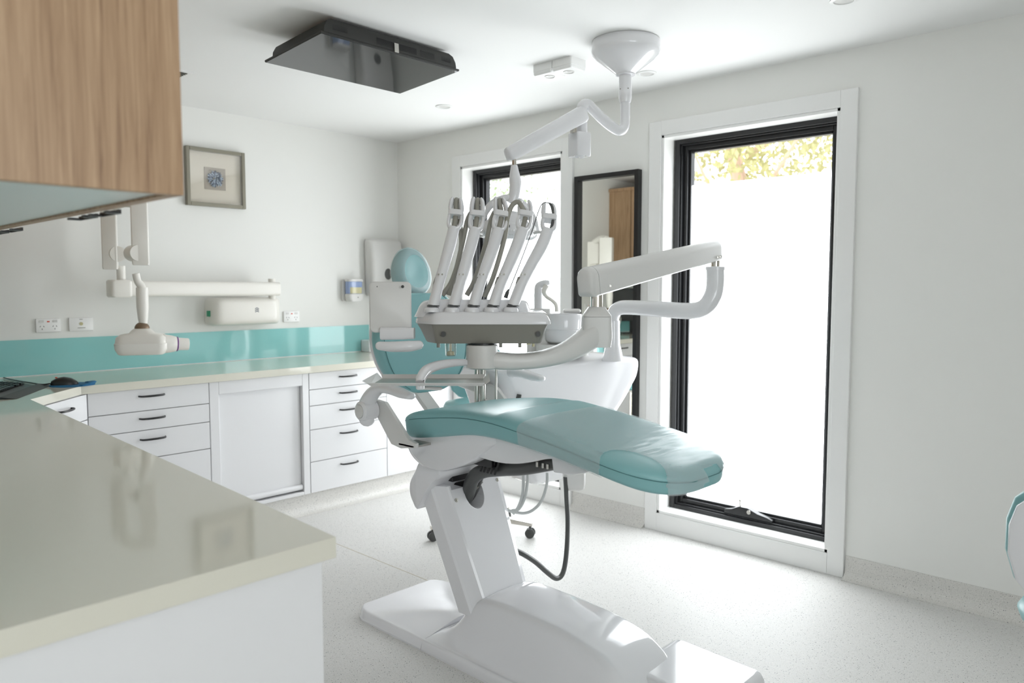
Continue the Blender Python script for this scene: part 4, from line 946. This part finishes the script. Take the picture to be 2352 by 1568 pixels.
# lower swivel tube from the cuspidor post
d2 = 3.27
bm = B(); tz = [P(1409, 765, 3.61), P(1406, 745, 3.61), P(1409, 722, 3.60), P(1422, 708, 3.58), P(1450, 706, 3.54), P(1520, 710, 3.37), P(1585, 714, 3.31), P(1618, 706, 3.28), P(1637, 680, 3.27), P(1643, 650, 3.27), P(1643, 618, 3.27)]
sweep(bm, tz, [.030, .031, .032, .033, .034, .035, .036, .037, .038, .038, .038], n=26, k=7, up=NF); obj('swivel_tube', bm, M_white, du, smooth=True, angle=80)
t1 = P(1643, 616, 3.27); bm = B(); lathe(bm, t1, (0, 0, 1), [(.041, -.008), (.041, .006), (.036, .008)], n=28); obj('tube_collar', bm, M_white, du, smooth=True)
bm = B(); cyl(bm, t1, t1+V((0, 0, .05)), .019, 24); obj('chrome_pin', bm, M_chrome, du, smooth=True)
# ---- tray on its arm
zt = P(980, 886, 2.33).z
tl, tr_ = P(848, 886, 2.33), P(1112, 888, 2.33); t = thing('instrument_tray', (tl+(tr_-tl)/2), 'empty shallow white metal tray hanging below the instrument console', 'tray')
def tp(u, n, z): p = P(980, 886, 2.33); return V((p.x, p.y, zt+z))+RT*u+NF*n
w2 = .172
fl = [(-w2, 0), (w2, 0), (w2-.006, .18), (-w2+.006, .18)]
bm = B(); loft(bm, [[tp(u*k, n, z) for u, n in fl] for k, z in ((1, 0), (1, .0015))]); obj('tray_floor', bm, M_steel, t)
bm = B(); th = .0015
def wall(p0, p1, q0, q1): prism(bm, [p0, p1, q1, q0], V((0, 0, th)))
wall(tp(-w2, 0, 0), tp(w2, 0, 0), tp(-w2-.006, -.018, .010), tp(w2+.006, -.018, .010))
wall(tp(-w2, 0, 0), tp(-w2+.006, .18, 0), tp(-w2-.022, -.012, .016), tp(-w2-.012, .19, .018))
wall(tp(w2, 0, 0), tp(w2-.006, .18, 0), tp(w2+.022, -.012, .016), tp(w2+.012, .19, .018))
wall(tp(-w2+.006, .18, 0), tp(w2-.006, .18, 0), tp(-w2, .195, .012), tp(w2, .195, .012))
obj('tray_rim', bm, M_whitem, t)
bm = B(); pa = [P(1072, 832, 2.55), P(1040, 833, 2.50), P(1005, 839, 2.45), P(980, 850, 2.40), P(967, 868, 2.36), P(965, 878, 2.35)]
sweep(bm, pa, [.011, .013, .015, .016, .0145, .0135], n=18, sq=2.6); ta = obj('tray_arm', bm, M_white, du, smooth=True)
bm = B(); p = P(965, 880, 2.35); lathe(bm, p, (0, 0, -1), [(.013, 0), (.0135, .001), (.0135, .016), (.011, .019)], n=24); obj('arm_joint', bm, M_white, ta, smooth=True)
bm = B(); lathe(bm, P(963, 885, 2.334), -NF, [(.002, 0), (.002, .001)], n=10); lathe(bm, P(973, 874, 2.334), -NF, [(.002, 0), (.002, .002)], n=10); obj('set_screw', bm, M_dhose, ta)
bm = B(); p2 = P(1010, 892, 2.42); sweep(bm, [p-V((0, 0, .014)), (p-V((0, 0, .014))+p2)/2, p2], .006, n=8, rb=.012); obj('tray_support', bm, M_whitem, ta, smooth=True)

# ================================================================ CUSPIDOR UNIT
P0_ = P
P = lambda x, y, d: P0_(x, y, d*1.04)
cu_c = P(1390, 810, 3.5); t = cus = thing('cuspidor_unit', (cu_c.x, cu_c.y, .3), 'large glossy white flared spittoon unit standing beyond the chair', 'spittoon')
uX = V((math.cos(math.radians(-8.7)), math.sin(math.radians(-8.7)), 0)); uY = V((-uX.y, uX.x, 0))
ql = P(1190, 850, 3.16); qr = P(1487, 828, 3.60)
org = V((ql.x, ql.y, 0)); WL = (V((qr.x, qr.y, 0))-org).dot(uX)/1.04
def U3(a, b, z): return org+uX*a*1.04+uY*b*1.04+V((0, 0, 1.35-(1.35-z)*1.04))
def pxz(y, d): return 1.35+(658-y)/FPX*d*1.04
zt0 = pxz(826, 3.5); rs = []
# (z, left, right, front, back)
for z, l, r, f, b_, rad in ((.46, .17, .40, .10, .30, .03), (.50, .13, .44, .07, .31, .04), (.60, .07, .50, .05, .33, .05), (.68, .02, .555, .03, .34, .05), (.76, -.01, .62, .018, .35, .05), (.84, -.02, .69, .008, .36, .05), (.90, -.04, WL-.035, 0, .37, .05), (.925, -.055, WL-.008, 0, .37, .05), (.985, -.10, WL, -.004, .375, .05), (1.008, -.13, WL-.002, 0, .37, .05), (1.018, -.12, WL-.02, .015, .36, .05), (1.036, -.05, WL-.12, .07, .33, .05), (1.050, .15, WL-.25, .12, .30, .05)):
    cx_, cy_, hw, hh = (l+r)/2, (f+b_)/2, (r-l)/2, (b_-f)/2; rs.append([U3(cx_+x, cy_+y, z) for x, y in rrect(hw, hh, rad, 7)])
obj('body', loft(B(), rs), M_white, cus, smooth=True, angle=70, sub=1)
pb_ = P(1318, 1100, 3.30); bm = B(); loft(bm, [[V((pb_.x, pb_.y, z))+RT*x*s+NF*y*s for x, y in rrect(.048, .06, .02)] for z, s in ((.445, .7), (.455, .93), (.48, 1), (.66, 1))]); obj('drain_housing', bm, M_whitem, cus, smooth=True, angle=50)
# bowl
bc = P(1292, 780, 3.42); bm = B()
lathe(bm, (bc.x, bc.y, pxz(780, 3.42)), (0, 0, 1), [(.05, -.02), (.068, -.012), (.078, .01), (.081, .05)], n=44); bo = obj('bowl', bm, M_cup, cus, smooth=True)
bm = B(); lathe(bm, (bc.x, bc.y, pxz(780, 3.42)), (0, 0, 1), [(.060, -.016), (.079, .0), (.083, .049), (.089, .052), (.092, .118), (.090, .122), (.084, .121), (.078, .06), (.02, .04)], n=44); obj('bowl_rim', bm, M_white, cus, smooth=True, angle=50)
# cup filler
bm = B(); sweep(bm, [P(1237, 710, 3.45), P(1237, 672, 3.45), P(1239, 657, 3.45), P(1252, 650, 3.44), P(1262, 649, 3.44)], [.021, .021, .020, .016, .010], n=16); obj('cup_filler', bm, M_white, cus, smooth=True)
bm = B(); sweep(bm, [P(1256, 655, 3.42), P(1250, 668, 3.42), P(1254, 680, 3.42), P(1268, 690, 3.40), P(1277, 700, 3.38), P(1279, 716, 3.38)], [.013, .012, .009, .0085, .009, .009], n=12); obj('water_spout', bm, M_xray, cus, smooth=True)
bm = B(); p = P(1237, 720, 3.45); loft(bm, [[V((p.x, p.y, z))+RT*x+NF*y for x, y in rrect(.055, .05, .02)] for z in (1.04, pxz(708, 3.45))]); obj('filler_block', bm, M_whitem, cus, smooth=True, angle=40)
bm = B(); lathe(bm, P(1253, 722, 3.40), -NF, [(.008, 0), (.008, .002), (.004, .003)], n=14); obj('button', bm, M_dhose, cus, smooth=True)
bm = B(); p = P(1322, 714, 3.40); sweep(bm, [p-RT*.05, p, p+RT*.015], [.009, .011, .010], rb=.022, n=12, round_end=True); obj('strainer_handle', bm, M_whitem, cus, smooth=True)
# lower box behind the bowl with hanging suction tubes
bm = B(); p = P(1290, 810, 3.42); loft(bm, [[V((p.x, p.y, z))+RT*x+NF*y for x, y in rrect(.12, .08, .03)] for z in (1.035, 1.085)]); obj('bowl_plinth', bm, M_whitem, cus, smooth=True, angle=40)
pt = P(1408, 800, 3.47); bm = B(); lathe(bm, (pt.x, pt.y, 1.03), (0, 0, 1), [(.052, -.03), (.044, .0), (.038, .03), (.033, .05), (.031, .16)], n=32); obj('arm_mount', bm, M_white, cus, smooth=True, angle=60)
# cables and hoses
bm = B(); sweep(bm, [P(1299, 1095, 3.25), P(1301, 1140, 3.25), P(1304, 1200, 3.22), P(1301, 1270, 3.15), P(1293, 1315, 3.10), P(1278, 1328, 3.07), P(1258, 1315, 3.03), P(1232, 1292, 2.98), P(1205, 1274, 2.93), P(1180, 1262, 2.9)], .0105, n=12, k=7); obj('supply_hose', bm, M_dhose, cus, smooth=True)
for pts_ in ([(1200, 1068), (1202, 1100), (1200, 1135), (1190, 1165), (1178, 1180)], [(1211, 1068), (1212, 1100), (1206, 1140), (1192, 1168), (1175, 1172)], [(1257, 1085), (1256, 1110), (1246, 1145), (1228, 1168), (1205, 1178), (1175, 1174), (1160, 1168)]):
    bm = B(); sweep(bm, [P(x, y, 2.98) for x, y in pts_], .0062, n=10, k=6); obj('suction_tube', bm, M_lhose, cus, smooth=True)
bm = B()
for x, w_ in ((1096, .010), (1110, .012), (1140, .005)): a_ = P(x, 846, 3.05); b_ = P(x-2, 940, 3.05); cyl(bm, a_, b_, w_)
obj('hanging_tubes', bm, M_steel, cus, smooth=True)
bm = B(); pL = P(1192, 905, 3.17); sweep(bm, [pL, P(1188, 930, 3.17), P(1187, 960, 3.17)], .010, n=10, rb=.02); obj('holder_clip', bm, M_dhose, cus, smooth=True)

P = P0_
# ================================================================ SURGICAL LAMP
cx_, cy_ = 2.81, 1.97; d0 = 3.33
lp = thing('surgical_lamp', (cx_, cy_, ZC), 'white ceiling mounted dental lamp with a bell canopy, bent tube and folding arm', 'lamp')
def zc(y, d=d0): return P(1439, y, d).z
bm = B(); lathe(bm, (cx_, cy_, 0), (0, 0, 1), [(.146, ZC-.001), (.149, ZC-.01), (.149, ZC-.040), (.144, ZC-.055), (.128, ZC-.072), (.050, ZC-.132), (.042, ZC-.138), (.042, ZC-.144), (.028, ZC-.146)][::-1], n=56); obj('canopy', bm, M_white, lp, smooth=True, angle=40)
zz = [zc(y) for y in (168, 213, 230, 236)]
pj = P(1438, 200, d0); cxp, cyp = cx_, cy_
def LP(x, y, d): return P(x, y, d)+V((cx_, cy_, 0))-V((P(1438, 200, d0).x, P(1438, 200, d0).y, 0)) if False else P(x, y, d)
dd = (V((cx_, cy_, ZC))-EYE).dot(FW)-.0
bm = B(); lathe(bm, (cx_, cy_, 0), (0, 0, 1), [(.028, ZC-.142), (.028, zz[1]), (.0285, zz[1]-.001), (.0285, zz[2]+.006), (.024, zz[3])][::-1], n=28); sl_ = obj('sleeve', bm, M_white, lp, smooth=True, angle=40)
bm = B()
for an in (2.9, 4.2): 
    q = V((math.cos(an), math.sin(an), 0)); lathe(bm, V((cx_, cy_, zz[1]+.012))+q*.0275, q, [(.003, 0), (.003, .0012)], n=10)
obj('screw', bm, M_grey, sl_, smooth=True)
x0 = cx_; p0 = V((cx_, cy_, zz[3]+.003))
d1 = (p0-EYE).dot(FW); px0 = 1176+FPX*((p0-EYE).dot(RT))/d1; sh_ = 1438-px0
def Q(x, y, d): return P(x-sh_, y, d)
bm = B(); sweep(bm, [p0, V((cx_, cy_, Q(1438, 268, d1).z)), Q(1436, 290, d1), Q(1427, 300, d1-.01), Q(1412, 294, d1-.02), Q(1385, 272, d1-.05), Q(1365, 252, d1-.07), Q(1352, 240, d1-.08), Q(1341, 242, d1-.09), Q(1338, 258, d1-.09), Q(1338, 285, d1-.09), Q(1340, 318, d1-.09)], [.0215]*3+[.022, .0225, .0225, .022, .022, .023, .024, .024, .022], n=20, k=6, up=NF); obj('bent_tube', bm, M_white, lp, smooth=True, angle=80)
d3 = d1-.10; bm = B(); c = Q(1333, 333, d3)
RB, NB = Rz(math.radians(32)).to_3x3() @ RT, Rz(math.radians(32)).to_3x3() @ NF
loft(bm, [[V((c.x, c.y, z))+RB*x*s+NB*y*s for x, y in rrect(.036, .036, .008)] for z, s in ((c.z-.049, .95), (c.z-.046, 1), (c.z+.046, 1), (c.z+.049, .95))]); jb = obj('joint_box', bm, M_white, lp, smooth=True, angle=40)
bm = B()
for x, y in ((-.025, -.02), (.025, -.02), (.0, .02)): cyl(bm, V((c.x, c.y, c.z-.051))+RT*x+NF*y, V((c.x, c.y, c.z-.048))+RT*x+NF*y, .004, 10)
obj('screw', bm, M_steel, jb)
c2 = Q(1319, 300, d3-.035); bm = B(); cyl(bm, V((c2.x, c2.y, c.z+.045)), V((c2.x, c2.y, Q(1322, 275, d3).z)), .0145, 22); obj('chrome_pin', bm, M_chrome, lp, smooth=True)
a = Q(1333, 265, d3-.02); b = P(1172, 352, 3.0)
ax = (b-a).normalized(); sd = ax.cross(V((0, 0, 1))).normalized(); uu = sd.cross(ax); L = (b-a).length
def arm2(p, h, w, s=1):
    o_ = [(-w, -h*.7), (-w*.8, -h), (w*.8, -h), (w, -h*.7), (w, h*.2)]+[(w*math.cos(q), h*.2+h*.8*math.sin(q)) for q in [PI*k/10 for k in range(1, 10)]]+[(-w, h*.2)]
    return [p+sd*x*s+uu*y*s for x, y in o_]
obj('balanced_arm', loft(B(), [arm2(a-ax*.028, .034, .028, .6), arm2(a-ax*.024, .034, .028, .86), arm2(a-ax*.012, .034, .028, .98), arm2(a, .034, .028), arm2(b, .028, .024), arm2(b+ax*.012, .028, .024, .9), arm2(b+ax*.018, .028, .024, .6)]), M_white, lp, smooth=True, angle=45)
e0 = P(1181, 362, 3.0); bm = B(); cyl(bm, e0+V((0, 0, .02)), P(1181, 388, 3.0), .0085, 18); obj('chrome_pin', bm, M_chrome, lp, smooth=True)
bm = B(); sweep(bm, [P(1181, 380, 3.0), P(1182, 400, 3.0), P(1183, 412, 3.0), P(1184, 430, 3.0), P(1181, 450, 3.0), P(1176, 466, 3.0)], [.013, .020, .0235, .0235, .0225, .020], n=20, k=5); obj('neck', bm, M_white, lp, smooth=True)
# lamp head: shallow dome facing down with a yoke
hc = P(1166, 520, 3.05); tilt = (V((0, 0, 1))+NF*.0+RT*.06).normalized()
bm = B(); lathe(bm, hc, tilt, [(.060, -.055), (.10, -.050), (.118, -.035), (.122, -.018), (.121, -.016), (.119, .0), (.110, .010), (.082, .020), (.070, .045), (.05, .058), (.02, .062)], n=56, side=RT); lh = obj('lamp_head', bm, M_white, lp, smooth=True, angle=50)
bm = B()
for i in range(72):
    an = 2*PI*i/72; q = RT*math.cos(an)+NF*math.sin(an); p = hc+q*.1195-V((0, 0, .030)); cyl(bm, p+q*.002+V((0, 0, .010)), p-q*.006-V((0, 0, .012)), .0014, 5)
fo = obj('cooling_ribs', bm, M_whitem, lh)
bm = B(); slab(bm, hc-NF*.1225-V((0, 0, .008)), RT, V((0, 0, 1)), .009, .005, .002, .003); obj('sensor', bm, M_dhose, lh)
bm = B(); sweep(bm, [P(1103, 530, 3.05), P(1108, 500, 3.03), P(1128, 470, 3.01), P(1155, 456, 3.0), P(1180, 457, 3.0), P(1208, 475, 3.01), P(1226, 505, 3.03), P(1232, 532, 3.05)], [.010, .011, .012, .013, .013, .012, .011, .010], n=14, k=6, up=NF, rb=.014); obj('yoke', bm, M_white, lh, smooth=True)
bm = B()
for x in (1108, 1228): p = P(x, 535, 2.97); sweep(bm, [p, p-NF*.05+RT*(.02 if x > 1150 else -.02)], .006, n=10, k=1, round_end=True)
obj('grip', bm, M_whitem, lh, smooth=True)

# ================================================================ STOOLS
def stool(x, y, rz, zs, zb_, label):
    """teal operator stool; local +y is where the sitter faces"""
    r = thing('operator_stool', (0, 0, 0), label, 'stool')
    bm = B(); prof_ = [(.06, -.03), (.15, -.028), (.175, -.012), (.182, .008), (.172, .028), (.12, .040), (.02, .043)]
    lathe(bm, (0, 0, zs), (0, 0, 1), prof_, n=40, scale=(1.1, 1)); obj('seat', bm, M_teal, r, smooth=True, angle=80)
    bm = B(); lathe(bm, (0, 0, zs), (0, 0, 1), [(.03, -.06), (.07, -.05), (.15, -.036), (.165, -.026)], n=36, scale=(1.1, 1)); obj('seat_pan', bm, M_whitem, r, smooth=True)
    bm = B(); cyl(bm, (0, 0, .10), (0, 0, zs-.05), .014); cyl(bm, (0, 0, .09), (0, 0, zs*.55), .025); obj('gas_column', bm, M_chrome, r, smooth=True)
    for k in range(5):
        an = 2*PI*k/5+.3; q = V((math.cos(an), math.sin(an), 0)); s = V((-q.y, q.x, 0))
        bm = B(); loft(bm, [[V((0, 0, z))+q*rr+s*a_+V((0, 0, b_)) for a_, b_ in rrect(w_, h_, .005)] for rr, z, w_, h_ in ((.02, .095, .024, .020), (.16, .088, .018, .014), (.285, .072, .014, .010))])
        lg = obj('leg', bm, M_chrome, r, smooth=True, angle=40)
        bm = B(); c = q*.275+V((0, 0, .027))
        for dd_ in (-.013, .013): lathe(bm, c+s*(dd_-.007), s, [(.02, 0), (.026, .002), (.026, .012), (.02, .014)], n=20)
        cyl(bm, c, c+V((0, 0, .045)), .006, 10); obj('caster', bm, M_dhose, lg, smooth=True, angle=40)
    bm = B(); sweep(bm, [(0, -.05, zs-.045), (0, -.20, zs-.05), (0, -.265, zs-.01), (0, -.275, zs+.06), (0, -.265, zb_-.02)], .010, n=12); obj('back_bar', bm, M_chrome, r, smooth=True)
    bm = B(); lathe(bm, (0, -.285, zs+.04), (0, -1, 0), [(.006, 0), (.006, .015), (.017, .017), (.017, .03), (.01, .032)], n=12); obj('knob', bm, M_black, r, smooth=True)
    rs = []
    for z, w_ in ((-.135, .06), (-.125, .10), (-.09, .135), (-.03, .155), (.04, .155), (.09, .14), (.12, .11), (.133, .06)):
        rs.append((z, w_))
    def bk_(z, w_, f, b_): return [V((x, -.25+(f+b_)/2+yy+.35*x*x, zb_+z)) for x, yy in rrect(w_, (b_-f)/2, (b_-f)*.3, 5)]
    obj('back_cushion', loft(B(), [bk_(z*1.09+.006, w_*1.09, 0, .045) for z, w_ in rs]), M_teal, r, smooth=True, angle=80)
    obj('back_shell', loft(B(), [bk_(z, w_, -.018, .004) for z, w_ in rs]), M_white, r, smooth=True, angle=80)
    r.location = (x, y, 0); r.rotation_euler = (0, 0, rz); return r
stool(2.86, 2.93, math.radians(140), .70, .86, 'teal operator stool with a chrome five legged base behind the dental chair')
q_ = P(2488, 1285, 1.72)
stool(q_.x+.27*math.cos(math.radians(-8)), q_.y+.27*math.sin(math.radians(-8)), math.radians(-8-90), .50, q_.z, 'teal and white operator stool cut off by the right edge of the picture')
